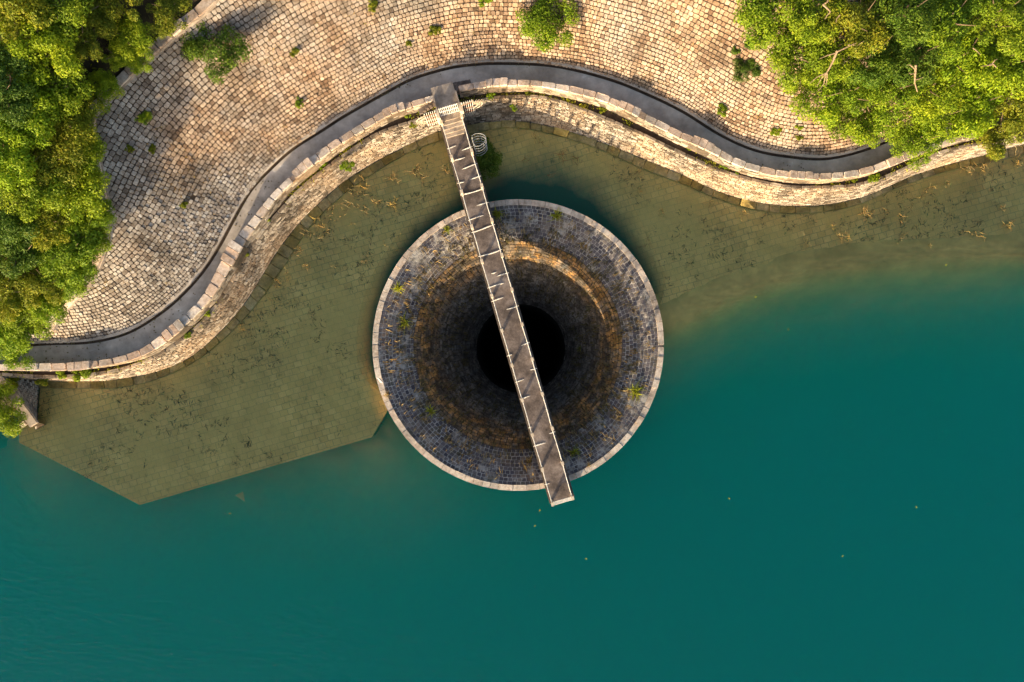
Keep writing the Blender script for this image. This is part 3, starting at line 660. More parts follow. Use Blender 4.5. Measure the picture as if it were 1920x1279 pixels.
mb = MB(); mb.box(fr, .95, LEN + .12, -HW, HW, ZD - .22, ZD); bpart(mb, 'deck', M['deck'])
for w0, w1 in ((-HW - .12, -HW), (HW, HW + .12)):
    mb = MB()
    for ta, tb, zb in ((-.2, T_N - .15, .5), (T_N - .15, T_N + .75, ZCR + .03), (T_N + .75, T_S - .75, .70), (T_S - .75, LEN + .12, ZCR + .03)): mb.box(fr, ta, tb, w0, w1, zb, ZD - .10)
    bpart(mb, 'edge_beam', M['beam'])
mb = MB()
for i in range(5):
    z1 = 3.0 - .15 * i; mb.box(fr, .0 + .19 * i - .02, .19 * (i + 1), -HW + .03, HW - .03, ZD - .3, z1 - .002 * i)
bpart(mb, 'stairs', M['concrete'])
pitch = 1.975
for side in (-1, 1):
    w = side * .575
    for i in range(12):
        t = LEN - .02 - i * pitch - (0 if side < 0 else .02)
        if t < -.3: continue
        zb = ZD - .05 if t > 1 else 2.6
        mb = MB(); a = .075; h1 = 3.22
        mb.box(fr, t - .07, t + .07, w - a * .8, w + a * .8, zb, h1 - .03); mb.box(fr, t - .10, t + .10, w - a, w + a, h1 - .03, h1 + .03)
        bpart(mb, 'post', M['post'])
    for z in (3.17, 2.72):
        mb = MB(); mb.tube([fr(t, w + .01 * math.sin(t * 2), z + .01 * math.sin(t * 3.1)) for t in np.linspace(-.1, LEN + .0, 45)], .022, 8); bpart(mb, 'rail', M['white'])
for z in (3.17, 2.95, 2.72, 2.48):
    mb = MB(); mb.tube([fr(LEN + .03, -.57, z), fr(LEN + .03, .57, z)], .026, 8); bpart(mb, 'end_rail', M['white'])
joints = [(272, 0, .38), (283, .55, 1), (296, 0, .6), (315, .35, 1), (338, 0, .3), (338, .55, 1), (360, 0, 1), (387, .5, 1), (407, 0, .66), (429, 0, 1), (475, 0, 1), (512, .3, .52), (519, .5, 1), (534, 0, .68), (559, 0, .5), (580, .5, 1), (650, .66, 1), (660, 0, .2), (697, .72, 1), (711, 0, .38), (741, 0, .42), (796, 0, .15), (816, .75, 1), (831, 0, .5), (902, 0, .2)]
for py, a, b in joints:
    f = (py - 215) / (941 - 215.); t = f * LEN * 1.0 + .0
    k = (CAMH - ZD) / (CAMH - 3.2); t = (t - 13.3) * k + 13.3          # traced on the deck, not at rail height
    n = max(3, int((b - a) * 9)); xs = np.linspace(-HW - .1 + a * (2 * HW + .2), -HW - .1 + b * (2 * HW + .2), n); mb = MB()
    ph = random.random() * 6; pts = [fr(t - .03 * math.sin(3 * (x + ph)) - .02 * x, x, ZD + .012) for x in xs]
    mb.tube(pts, [.012 if i in (0, n - 1) else random.uniform(.024, .038) for i in range(n)], 6); bpart(mb, 'white_joint', M['white'])
mb = MB(); mb.box(fr, T_S - .5, T_S - .1, -.55, .55, ZCR + .012, ZCR + .9); bpart(mb, 'bearing_block', M['concrete'])
mb = MB(); mb.box(fr, .9, 1.5, -.55, .55, -1.5, ZCR + .3); bpart(mb, 'bearing_block', M['concrete'])

# landing between path and bridge, with steps on both sides
land = root('entrance_landing', fr(-1.0, 0, ZP), 'concrete landing with side steps between the path and the footbridge gate', 'landing')
mb = MB(); mb.box(fr, -1.75, -.02, -.62, .62, 1.2, 3.0); child_local(mb.build('platform', M['concrete']), land)
for w in (-.66, .60):
    mb = MB(); mb.box(fr, -1.2, .05, w, w + .08, 2.6, 3.16); child_local(mb.build('side_kerb', M['concrete']), land)
for sgn, tt in ((1, -1.72), (-1, -1.45)):
    mb = MB()
    for i in range(5):
        w0 = .62 + .2 * i; sh = (.05 if sgn > 0 else .10) * i
        a, b = sorted((sgn * w0, sgn * (w0 + .198)))
        mb.box(fr, tt + sh * sgn * -.4 + (0 if sgn > 0 else .05 * i), tt + .50 + (0 if sgn > 0 else .05 * i), a, b, 2.2, 2.93 - .12 * i)
    child_local(mb.build('steps', M['deck']), land)

# gate with barred wings and spiked fans
gate = root('bridge_gate', fr(-.1, 0, 3.0), 'white barred gate with rusty side bars and spiked fans at the bridge entrance', 'gate')
mb = MB()
for z in (3.12, 3.75, 4.35): mb.tube([fr(-.1, -.5, z), fr(-.1, .5, z)], .028, 6)
for x in np.linspace(-.5, .5, 11): mb.tube([fr(-.1, x, 3.04), fr(-.1, x, 4.5)], .019, 5)
child_local(mb.build('gate_leaf', M['white']), gate)
for sgn in (-1, 1):
    mb = MB(); mb.box(fr, -.32, .16, sgn * .66 - .09, sgn * .66 + .09, 2.4, 3.75); child_local(mb.build('gate_post', M['post']), gate)
    for z in (2.5, 3.2, 3.9):
        mb = MB(); mb.tube([fr(-.1, sgn * .70, z), fr(-.1, sgn * 1.32, z)], .035, 6); child_local(mb.build('wing_rail', M['rust']), gate)
    mb = MB()
    for x in np.linspace(.76, 1.32, 6): mb.tube([fr(-.1, sgn * x, 1.9), fr(-.1, sgn * x, 4.35)], .02, 5)
    child_local(mb.build('wing_bars', M['white']), gate)
    mb = MB(); c0 = np.array([1.36, 3.25])
    for a in np.linspace(-88, 88, 13):
        ca, sa = math.cos(R(a)), math.sin(R(a)); ln = .72
        mb.tube([fr(-.1, sgn * (c0[0] + .20 * ca), c0[1] + .24 * sa), fr(-.1 - .0, sgn * (c0[0] + ln * ca), c0[1] + (ln + .25) * sa)], [.014, .007], 4)
    arcp = [fr(-.1, sgn * (c0[0] + .5 * math.cos(R(a))), c0[1] + .62 * math.sin(R(a))) for a in np.linspace(-90, 90, 16)]
    mb.tube(arcp, .024, 6)
    mb.tube([fr(-.1, sgn * (c0[0] + .22 * math.cos(R(a))), c0[1] + .28 * math.sin(R(a))) for a in np.linspace(-90, 90, 12)], .03, 6)
    child_local(mb.build('spiked_fan', M['post']), gate)

# caged ladder on the right of the bridge
lt = 1.75; lad = root('caged_ladder', fr(lt, HW + .3, 0), 'grey steel ladder inside round safety hoops hanging beside the footbridge', 'ladder')
for dt in (-.2, .2):
    mb = MB(); mb.tube([fr(lt + dt, HW + .2, -.4), fr(lt + dt, HW + .2, 3.3)], .028, 6); child_local(mb.build('stile', M['galv']), lad)
for z in np.arange(.1, 3.2, .3):
    mb = MB(); mb.tube([fr(lt - .2, HW + .2, z), fr(lt + .2, HW + .2, z)], .02, 6); child_local(mb.build('rung', M['galv']), lad)
for z in np.linspace(.5, 3.25, 6):
    mb = MB(); mb.tube([fr(lt - .36 * math.cos(a) * (1 if abs(math.cos(a)) < .99 else .8), HW + .2 + .72 * math.sin(a) ** .8 if math.sin(a) > 1e-6 else HW + .2, z) for a in np.linspace(0, math.pi, 15)], .016, 6); child_local(mb.build('safety_hoop', M['galv']), lad)
for a in (40, 90, 140):
    mb = MB(); mb.tube([fr(lt - .36 * math.cos(R(a)), HW + .2 + .72 * math.sin(R(a)) ** .8, z) for z in (.5, 3.25)], .009, 5); child_local(mb.build('cage_strap', M['galv']), lad)

# ------------------------------------------------------------------ wing wall at the lower left shore
ww = root('wing_wall', pw(60, 790, 0), 'short triangular stone wing wall with sloping concrete coping at the far left shore', 'wall')
a0, b0 = pw(-6, 704, 1.75), pw(63, 797, 1.35)
base0, base1 = pw(74, 716, -.1), pw(67, 806, -.1)
topn = np.array([a0, b0]); tdir = (b0 - a0) / np.linalg.norm(b0 - a0); tn_ = np.array([-tdir[1], tdir[0], 0]); tn_ = tn_ if tn_[0] > 0 else -tn_
# battered face: between the coping's right edge and the water line
ea, eb = a0 + tn_ * .22, b0 + tn_ * .22; ea[2] -= .12; eb[2] -= .12
Q = []
for r in range(14):
    for k in range(11):
        f0, f1 = r / 14, (r + 1) / 14; g0_, g1_ = (k + .5 * (r % 2)) / 11, min(1, (k + 1 + .5 * (r % 2)) / 11)
        if g1_ - g0_ < .02: continue
        pt = lambda f, g: (base0 + (base1 - base0) * g) * (1 - f) + (ea + (eb - ea) * g) * f
        Q.append([pt(f0, g0_), pt(f0, g1_), pt(f1, g1_), pt(f1, g0_)])
Q = np.array(Q); nn = np.cross(Q[:, 1] - Q[:, 0], Q[:, 3] - Q[:, 0]); nn *= np.sign(nn[:, 2])[:, None]
mb = MB(); stones(mb, Q, nn, .04, gap=.012, jit=.03)
PT = [pt(f, g) - [0, 0, .03] for f in np.linspace(0, 1, 9) for g in np.linspace(0, 1, 9)]; mb.add(PT, [(i * 9 + j, i * 9 + j + 1, (i + 1) * 9 + j + 1, (i + 1) * 9 + j) for i in range(8) for j in range(8)], 1)
mb.add([base0, base1, base1 - [0, 0, 1.9], base0 - [0, 0, 1.9]], [(0, 1, 2, 3)], 1); mb.add([base1, eb, b0 - tn_ * .2 - [0, 0, .1], b0 - tn_ * .2 - [0, 0, 3], base1 - [0, 0, 1.9]], [(0, 1, 2, 3, 4)], 1)
child_local(mb.build('stone_face', [M['grey_stone'], M['joint']]), ww)
mb = MB(); mb.hexa([a0 - tn_ * .24 - [0, 0, .15], b0 - tn_ * .24 - [0, 0, .15], b0 + tn_ * .24 - [0, 0, .15], a0 + tn_ * .24 - [0, 0, .15], a0 - tn_ * .24 + [0, 0, .02], b0 - tn_ * .24 + [0, 0, .02], b0 + tn_ * .24 + [0, 0, .02], a0 + tn_ * .24 + [0, 0, .02]])
child_local(mb.build('coping', M['concrete']), ww)
p0, p1 = pw(28, 806, .25), pw(46, 793, .55); dd_ = (p1 - p0) / np.linalg.norm(p1 - p0); nn_ = np.array([-dd_[1], dd_[0], 0]) * .13
mb = MB(); mb.hexa([p0 - nn_ - [0, 0, .2], p1 - nn_ - [0, 0, .2], p1 + nn_ - [0, 0, .2], p0 + nn_ - [0, 0, .2], p0 - nn_, p1 - nn_, p1 + nn_, p0 + nn_])
tag(mb.build('concrete_beam', M['concrete']), 'short broken concrete beam leaning off the tip of the wing wall', 'beam')
# bank of soil behind the wing wall
X, Y, F = grid(-36, -28, -18, -1.5, .3); q = np.stack([X, Y], 1)
dl = dist_poly(np.array([a0 - tn_ * .3, b0 - tn_ * .3]), X, Y); side = ((X - a0[0]) * tn_[0] + (Y - a0[1]) * tn_[1])
Z = np.where(side < 0, 1.25 - 1.15 * np.maximum(0, -(Y + 3.2)) ** 1.2 - .05 * dl, -1.5) + .08 * fbm(X, Y, 1.5, 4)
keep = (side[F] < -.05).all(1); o = mk('bank', np.stack([X, Y, Z], 1), F[keep], M['forest_floor'], smooth=True); tag(o, kind='structure')

# ------------------------------------------------------------------ vegetation
def leaves(n_lobes, n_leaf, leaf, seed, flat=.75, spread=.86):
    r = np.random.default_rng(seed); L = []
    for i in range(n_lobes):
        a = r.uniform(0, 6.28); q = spread * math.sqrt(r.uniform(0.02, 1)); L.append((q * math.cos(a), q * math.sin(a), r.uniform(-.15, .45) * (1.2 - q), r.uniform(.13, .30)))
    L.append((0, 0, -.05, .42)); L = np.array(L); w = L[:, 3] ** 2; w /= w.sum()
    k = r.choice(len(L), n_leaf, p=w); d = r.normal(0, 1, (n_leaf, 3)); d[:, 2] += .35; d /= np.linalg.norm(d, axis=1)[:, None]
    rad = L[k, 3] * (.35 + .85 * r.random(n_leaf) ** .55); C = L[k, :3] + d * rad[:, None]; C[:, 2] *= flat
    nn = d * .8 + r.normal(0, .55, (n_leaf, 3)) + [0, 0, .3]; nn /= np.linalg.norm(nn, axis=1)[:, None]
    return leaf_quads(C, nn, leaf * r.uniform(.6, 1.4, n_leaf), r)
def leaf_quads(C, nn, ln, r, asp=.42):
    t = np.cross(nn, r.normal(0, 1, C.shape)); t /= np.linalg.norm(t, axis=1)[:, None] + 1e-9; b = np.cross(nn, t)
    ln = ln[:, None]; V = np.stack([C - t * ln * .5, C + b * ln * asp * .5 + nn * ln * .06, C + t * ln * .5, C - b * ln * asp * .5 + nn * ln * .06], 1).reshape(-1, 3)
    return V, np.arange(len(V)).reshape(-1, 4)
def mesh_only(name, V, F, mat):
    me = bpy.data.meshes.new(name); me.from_pydata(V.tolist(), [], F.tolist() if hasattr(F, 'tolist') else F); me.materials.append(mat); me.update(); return me
def trunk_mesh(seed):
    r = random.Random(seed); mb = MB(); mb.tube([(0, 0, -1.3), (.03, .02, -.7), (.0, .04, -.1), (.02, 0, .3)], [.07, .055, .04, .02], 7)
    for i in range(7):
        a = i * 2.4 + r.random(); z = -.6 + .1 * i; q = .5 + .3 * r.random()
        mb.tube([(.02, .02, z), (q * .5 * math.cos(a), q * .5 * math.sin(a), z + .25), (q * math.cos(a + .3), q * math.sin(a + .3), z + .55)], [.03, .02, .007], 5)
    return np.concatenate(mb.V), mb.F
KM = {'Y': 'leaf_yellow', 'O': 'leaf_olive', 'G': 'leaf_green', 'D': 'leaf_dark'}
CROWN = {}
for i, k in enumerate('YOGD'):
    CROWN[k] = []
    for s in range(3):
        V, F = leaves(24 + 5 * s, 9500, .074, 100 + 10 * i + s); CROWN[k].append(mesh_only('crown', V, F, M[KM[k]]))
TRUNK = []
for s in range(3): V, F = trunk_mesh(s); TRUNK.append(mesh_only('trunk', V, F, M['bark']))
SMALL = {}
for i, k in enumerate('YOGD'):
    V, F = leaves(8, 1500, .19, 300 + i, .8); SMALL[k] = mesh_only('foliage', V, F, M[KM[k]])
def obj(name, me, parent=None):
    o = bpy.data.objects.new(name, me); COL.objects.link(o)
    if parent: o.parent = parent
    return o
def spot(px, py, hc, ground=None):
    z = 4.0
    for _ in range(20):
        p = pw(px, py, z + hc); zz = float(terrain(p[0], p[1])[0][0]) if ground is None else ground
        z = .5 * z + .5 * zz
    p = pw(px, py, z + hc); p[2] = z; return p
cnt = 0
def tree(px, py, rp, k, label, cat, group, hc, ground=None, name=None):
    global cnt; cnt += 1; rr = random.Random(cnt * 13)
    p = spot(px, py, hc, ground); sc = rp / 32 * (CAMH - p[2] - hc) / CAMH * 1.22
    rt = root(name or cat.replace(' ', '_'), p, label, cat, group, rr.uniform(0, 6.28))
    t = obj('trunk', TRUNK[cnt % 3], rt); t.location = (0, 0, hc); t.scale = (sc * .8, sc * .8, hc / 1.2)
    c = obj('crown', CROWN[k][cnt % 3], rt); c.location = (0, 0, hc); c.scale = (sc, sc, sc * rr.uniform(.85, 1.2))
LEFT = [
 (20, 25, 62, 'O', 'olive bush filling the top left corner of the left wood'), (112, 14, 56, 'Y', 'yellow-green bush on the top edge of the photo, next right of the corner bush'),
 (215, 8, 60, 'O', 'brownish olive bush on the top edge midway between the corner and the kerb'), (318, 22, 54, 'O', 'rusty olive bush nearest the upper end of the stone kerb'),
 (250, 72, 48, 'Y', 'yellow bush one step in from the kerb near the top of the left wood'), (160, 72, 55, 'O', 'dull olive bush in the upper middle of the left wood'),
 (65, 95, 60, 'Y', 'large yellow-green bush below the top left corner bush'), (266, 108, 34, 'G', 'small bright green bush right against the upper kerb'),
 (222, 108, 28, 'Y', 'small round lime bush just left of the green kerbside bush'), (8, 165, 54, 'D', 'dark green bush on the left edge, high in the left wood'),
 (108, 160, 56, 'Y', 'broad yellow bush in the middle of the upper left wood'), (200, 172, 42, 'Y', 'vivid lime bush leaning over the kerb above its top bend'),
 (48, 218, 55, 'G', 'mid green bush left of the straw-coloured thicket'), (130, 224, 46, 'O', 'straw-tinged olive thicket inside the kerb bend'),
 (166, 218, 26, 'D', 'small dark bush tucked behind the top bend of the kerb'), (12, 292, 54, 'G', 'green bush on the left edge at mid height of the left wood'),
 (95, 285, 52, 'O', 'ragged olive bush in the centre of the left wood'), (148, 288, 40, 'Y', 'yellow bush behind the leaning flat kerb stones'),
 (55, 348, 52, 'Y', 'golden bush below the centre of the left wood'), (142, 350, 50, 'Y', 'wide yellow bush beside the straight run of the kerb'),
 (12, 408, 48, 'D', 'very dark bush on the left edge below the golden bush'), (98, 412, 45, 'O', 'brown-flecked olive bush between the dark and the bright green bushes'),
 (178, 406, 32, 'G', 'bright green bush touching the kerb at its easternmost point'), (40, 470, 48, 'D', 'shadowy green bush low in the left wood near the edge'),
 (132, 462, 54, 'G', 'big fresh green bush filling the lower kerb curve'), (172, 448, 32, 'Y', 'yellow-tipped bush just under the easternmost kerb bush'),
 (18, 540, 48, 'O', 'dim olive bush on the left edge above the path end'), (82, 528, 40, 'O', 'thin olive bush with bare twigs above the lower kerb'),
 (128, 512, 42, 'G', 'lush green bush spilling to the lower kerb curve'), (60, 588, 42, 'Y', 'lime bush above the lower end of the kerb'),
 (92, 568, 36, 'G', 'green bush beside the lowest stones of the kerb'), (14, 612, 48, 'G', 'leafy green tree just above the left end of the path'),
 (24, 652, 36, 'G', 'leafy green tree hanging over the left end of the path')]
LEFT = [(a[0] - (7 if a[0] > 150 and a[0] > 120 + .15 * a[1] else 0), a[1], a[2] * (.78 if a[0] > 150 and a[0] > 120 + .15 * a[1] else 1.08), a[3], a[4]) for a in LEFT]
for a in LEFT: tree(*a, 'bush', 'bushes of the left wood', .95 if a[0] > 165 and a[0] > 120 + .15 * a[1] else 1.5 if a[2] > 30 else .9)
tree(6, 770, 42, 'Y', 'sunlit lime bush on the bank behind the wing wall', 'bush', None, 1.2, .9)
RIGHT = [
 (1445, 25, 60, 'G', 'fresh green tree overhanging the slope at the top edge of the right wood'), (1525, 18, 55, 'Y', 'yellow-green tree at the top edge beside the slope-side green tree'),
 (1605, 38, 58, 'O', 'olive tree with bare pale twigs near the top of the right wood'), (1692, 20, 56, 'D', 'dark tree at the top edge, centre of the right wood'),
 (1775, 35, 60, 'G', 'broad green tree at the top edge right of the dark one'), (1862, 28, 60, 'Y', 'yellowish tree in the top right corner'),
 (1492, 98, 60, 'Y', 'rounded yellow-green tree bulging over the slope'), (1566, 92, 50, 'Y', 'golden tree behind the forked dead branch'),
 (1632, 100, 50, 'D', 'deep green tree in the hollow right of the dead branch'), (1712, 98, 56, 'D', 'deep shaded tree in the middle of the right wood'),
 (1800, 108, 56, 'G', 'green tree right of the shaded middle tree'), (1885, 110, 60, 'G', 'bright tree on the right edge below the corner tree'),
 (1532, 178, 50, 'G', 'green tree at the slope edge below the yellow-green bulging tree'), (1600, 172, 46, 'G', 'light green tree under the tip of the dead branch'),
 (1665, 165, 54, 'G', 'fluffy lime green tree in the lower middle of the right wood'), (1742, 165, 50, 'Y', 'yellowish tree with a twisting bare limb'),
 (1822, 188, 58, 'G', 'large green tree above the gap over the path'), (1897, 188, 54, 'O', 'olive tree on the right edge above the wall'),
 (1578, 228, 34, 'Y', 'low lime shrub at the lowest corner of the slope'), (1640, 225, 46, 'G', 'green tree just uphill of the hidden end of the path'),
 (1718, 262, 44, 'G', 'vivid green tree spreading over the path and parapet'), (1762, 212, 46, 'G', 'green tree behind the one spreading over the path'),
 (1872, 243, 42, 'O', 'olive green tree overhanging the retaining wall at the right edge')]
for a in RIGHT: tree(*a, 'tree', 'trees of the right wood', 2.6 if a[2] > 36 else 1.2, name='broadleaf_tree')

def shrub(px, py, rp, k, label, cat='shrub', group=None, ground=None, hc=None, name=None, small=True):
    global cnt; cnt += 1
    sc = rp / 32 * .95; hc = sc * .35 if hc is None else hc
    p = spot(px, py, hc, ground); o = obj(name or cat, (SMALL[k] if small else CROWN[k][cnt % 3]).copy() if 0 else (SMALL[k] if small else CROWN[k][cnt % 3]))
    o.location = (p[0], p[1], p[2] + hc); o.scale = (sc, sc, sc * .9); o.rotation_euler = (0, 0, cnt * 1.7); tag(o, label, cat, group); return o
shrub(402, 93, 56, 'D', 'big round dark green bush growing on the slope near the left wood', 'bush', small=False)
shrub(1026, 36, 58, 'G', 'big bright green bush at the top edge in the middle of the slope', 'bush', small=False)
shrub(269, 222, 16, 'G', 'small green shrub on the slope right of the kerb bend', small=False)
shrub(559, 193, 12, 'G', 'tiny green shrub on the slope above the bend of the path')
shrub(913, -2, 16, 'G', 'small green shrub cut off by the top edge of the photo')
shrub(1377, 96, 12, 'D', 'small dark shrub on the slope left of the right wood')
shrub(1398, 130, 26, 'D', 'spreading dark green shrub on the slope below the small dark one', small=False)
shrub(1408, 80, 14, 'D', 'small dim shrub under the edge of the right wood')
shrub(1357, 204, 14, 'Y', 'yellow-green weed clump on the lower right slope')
shrub(1452, 245, 12, 'Y', 'yellow weed clump just above the path on the right slope')
shrub(1497, 258, 9, 'O', 'small olive weed clump right of the yellow one above the path')
shrub(553, 97, 12, 'O', 'dry olive weed clump on the slope right of the big dark bush')
shrub(243, 278, 10, 'O', 'dry weed clump on the slope near the leaning kerb stones')
shrub(284, 279, 10, 'O', 'dry weed clump just right of the one by the kerb')
shrub(343, 385, 10, 'O', 'withered weed clump in the middle of the left slope')
shrub(700, 10, 14, 'O', 'withered brown weeds on the slope at the upper middle edge')
shrub(815, 55, 14, 'O', 'withered brown weeds on the slope above the bridge landing')
shrub(765, 80, 9, 'O', 'little withered weed left of the brown weeds above the landing')
shrub(1500, 240, 9, 'Y', 'small lime weed near the lowest tree shrub')
DW = [(605, 309, 9, 'G', 'small round green plant in the ditch beside a parapet pier'), (648, 308, 16, 'Y', 'lime green plant on the wall top left of the bridge'), (499, 408, 11, 'Y', 'yellow-green plant in the ditch at the steep run of the wall'),
 (462, 478, 8, 'O', 'small olive plant in the ditch below the stepped pier'), (389, 583, 10, 'Y', 'mossy yellow plant in the ditch on the left bend'), (350, 628, 9, 'Y', 'mossy lime plant at the foot of the left parapet'),
 (763, 212, 11, 'G', 'green plant between parapet and wall just left of the gate'), (793, 204, 10, 'Y', 'yellow plant beside the left spiked fan'), (775, 234, 9, 'O', 'yellowish weed on the wall face left of the bridge'),
 (920, 178, 10, 'G', 'green weed in the ditch right of the gate'), (963, 203, 8, 'G', 'bright green weed on the shaded wall right of the bridge'), (990, 172, 9, 'O', 'dry weed in the ditch below the top pier'),
 (1130, 204, 10, 'O', 'yellowish tuft under the pier on the right wall'), (1290, 275, 10, 'Y', 'lime plant in the ditch by the right pier'), (1358, 312, 8, 'G', 'small green plant in the ditch on the right wall'), (1383, 320, 7, 'G', 'tiny green plant right of the small green ditch plant'),
 (1635, 332, 13, 'Y', 'yellow-green clump in the ditch on the right bend'), (1600, 338, 8, 'O', 'olive clump left of the yellow-green clump on the right bend'), (160, 699, 22, 'Y', 'long mossy yellow clump in the ditch at the left end'), (115, 699, 12, 'Y', 'mossy clump left of the long yellow one'), (22, 712, 18, 'O', 'olive weeds where the wing wall meets the retaining wall'), (80, 716, 16, 'O', 'weeds draped over the foot of the left wall end')]
for x, y, r_, k, lab in DW: shrub(x, y, r_, k, lab, 'plant', 'plants on the wall and in the ditch', ZT - .05 if y < 700 else 1.2, name='wall_plant')
shrub(912, 300, 46, 'D', 'dark green bush standing in shaded water right of the footbridge', 'bush', None, -.2, .75, small=False)

# ---- stems and blades
def blades(C, D, ln, wd, bend, r):
    """thin tapering blades: base C, direction D, arching downward"""
    n = len(C); side = np.cross(D, r.normal(0, 1, (n, 3))); side /= np.linalg.norm(side, axis=1)[:, None] + 1e-9
    ln = np.asarray(ln)[:, None]; wd = np.asarray(wd)[:, None]; b = np.asarray(bend)[:, None] * np.array([0, 0, -1.])
    m1 = C + D * ln * .5 + b * ln * .12; t = C + D * ln * .95 + b * ln * .5
    V = np.stack([C - side * wd, C + side * wd, m1 + side * wd * .8, t, m1 - side * wd * .8], 1).reshape(-1, 3)
    return V, (np.arange(n)[:, None] * 5 + np.arange(5)).reshape(-1, 5)
def tuft_mesh(seed, n=70, up=.7, mat='grass', wd=.012):
    r = np.random.default_rng(seed); D = r.normal(0, 1, (n, 3)); D[:, 2] = np.abs(D[:, 2]) + up; D /= np.linalg.norm(D, axis=1)[:, None]
    V, F = blades(r.normal(0, .10, (n, 3)) * [1, 1, 0], D, r.uniform(.5, 1.1, n), r.uniform(.6, 1.3, n) * wd, r.uniform(.2, .9, n), r); return mesh_only('blades', V, F, M[mat])
TUFT = [tuft_mesh(1, 90, .5, 'grass', .022), tuft_mesh(2, 80, .6, 'grass', .022)]; DRY = [tuft_mesh(5, 60, .6, 'straw', .014), tuft_mesh(6, 50, .7, 'straw', .014)]
PR = np.array(prof)
def bell_pt(px, py):
    z = .5
    for _ in range(40):
        p = pw(px, py, z); c = axis(z); rr_ = math.hypot(p[0] - c[0], p[1] - c[1]); z = .5 * z + .5 * float(np.interp(rr_, PR[::-1, 0], PR[::-1, 1]))
    return pw(px, py, z)
for i, (x, y, r_, m, lab) in enumerate([(757, 604, 20, 0, 'bright yellow-green grass tuft on the left side of the bellmouth ring'), (746, 541, 16, 0, 'yellow-green grass tuft above the brightest one on the left ring'), (838, 430, 12, 0, 'yellowish grass tuft on the ring left of the bridge'),
  (808, 772, 17, 0, 'green and straw grass tuft at the lower left of the funnel'), (794, 787, 11, 1, 'dry straw tuft beside the lower left green tuft'), (1192, 733, 22, 0, 'yellow-green grass clump on the lower right ring'), (1078, 848, 17, 0, 'green grass tuft on the ring right of the bridge end'),
  (1043, 405, 17, 0, 'olive grass tuft on the upper right ring'), (995, 410, 11, 1, 'small dry tuft on the ring right of the bridge'), (1089, 653, 11, 0, 'small green tuft deep inside the funnel right of the shaft'), (932, 402, 18, 0, 'dark green grass tuft at the rim close to the bridge'), (726, 741, 14, 1, 'straw tuft beside the rim at the lower left'), (1158, 785, 12, 1, 'orange dry tuft near the rim at the lower right'), (1104, 872, 10, 1, 'orange dry tuft at the rim near the bridge end')]):
    p = bell_pt(x, y); o = obj('grass_tuft', (TUFT if m == 0 else DRY)[i % 2]); o.location = p; s = r_ / 32 * 1.35; o.scale = (s, s, s * .8); o.rotation_euler = (0, 0, i * 1.3); tag(o, lab, 'grass tuft', 'grass tufts on the bellmouth')
r = np.random.default_rng(21)
def bell_blades(n, r0, r1, l0, l1, mat, name, wd, clump=True, pw_=1.0):
    nc = n // 5; rad = r0 + (r1 - r0) * r.random(nc) ** pw_; a = r.uniform(0, 6.283, nc)
    rad = np.repeat(rad, 5) + r.normal(0, .05, nc * 5); a = np.repeat(a, 5) + r.normal(0, .012, nc * 5); rad = np.clip(rad, r0, 7.95)
    z = np.interp(rad, PR[::-1, 0], PR[::-1, 1]); k = np.clip(-z / 11, 0, 1); C = np.stack([BC[0] + .32 * k + rad * np.cos(a), BC[1] - .36 * k + rad * np.sin(a), z], 1)
    D = np.stack([-np.cos(a) * .8, -np.sin(a) * .8, 0 * a + .45], 1) + r.normal(0, .35, C.shape); D /= np.linalg.norm(D, axis=1)[:, None]; nn_ = len(C)
    V, F = blades(C, D, r.uniform(l0, l1, nn_), r.uniform(.6, 1.4, nn_) * wd, r.uniform(.3, .9, nn_), r)
    o = obj(name, mesh_only(name, V, F, M[mat])); return o
tag(bell_blades(6000, 3.7, 7.2, .2, .5, 'straw_dark', 'dry_grass', .018), 'dull dry grass covering the inner funnel of the spillway', 'grass', kind='stuff')
tag(bell_blades(1500, 6.1, 7.9, .2, .6, 'straw', 'dry_grass', .016), 'orange dry grass sprouting from joints of the dark ring', 'grass', kind='stuff')

# ground cover under the woods
X = r.uniform(-44, 44, 90000); Y = r.uniform(-6, 30, 90000); Zt, dt_ = terrain(X, Y)
ok = (dt_ > .5) & ~inside(reg, X, Y); ok &= ~((X > -20) & (X < 14) & (Y > 16)); X, Y, Zt = X[ok], Y[ok], Zt[ok]
nzv = fbm(X, Y, 1.1, 31); C = np.stack([X, Y, Zt - .25 + .45 * np.clip(nzv + .4, 0, 1.4) + r.uniform(0, .3, len(X))], 1); nn_ = r.normal(0, .6, C.shape) + [0, 0, .7]; nn_ /= np.linalg.norm(nn_, axis=1)[:, None]
h = len(C) // 3
for nm, sl_, mat, lab in (('undergrowth', slice(0, 2 * h), 'leaf_olive', 'tangled olive undergrowth between the bushes on the hillside'), ('leaf_litter', slice(2 * h, None), 'straw_dark', 'dry brown leaf litter under the woods')):
    V, F = leaf_quads(C[sl_], nn_[sl_], r.uniform(.10, .26, len(C[sl_])), r); o = obj(nm, mesh_only(nm, V, F, M[mat])); tag(o, lab, 'undergrowth', kind='stuff')

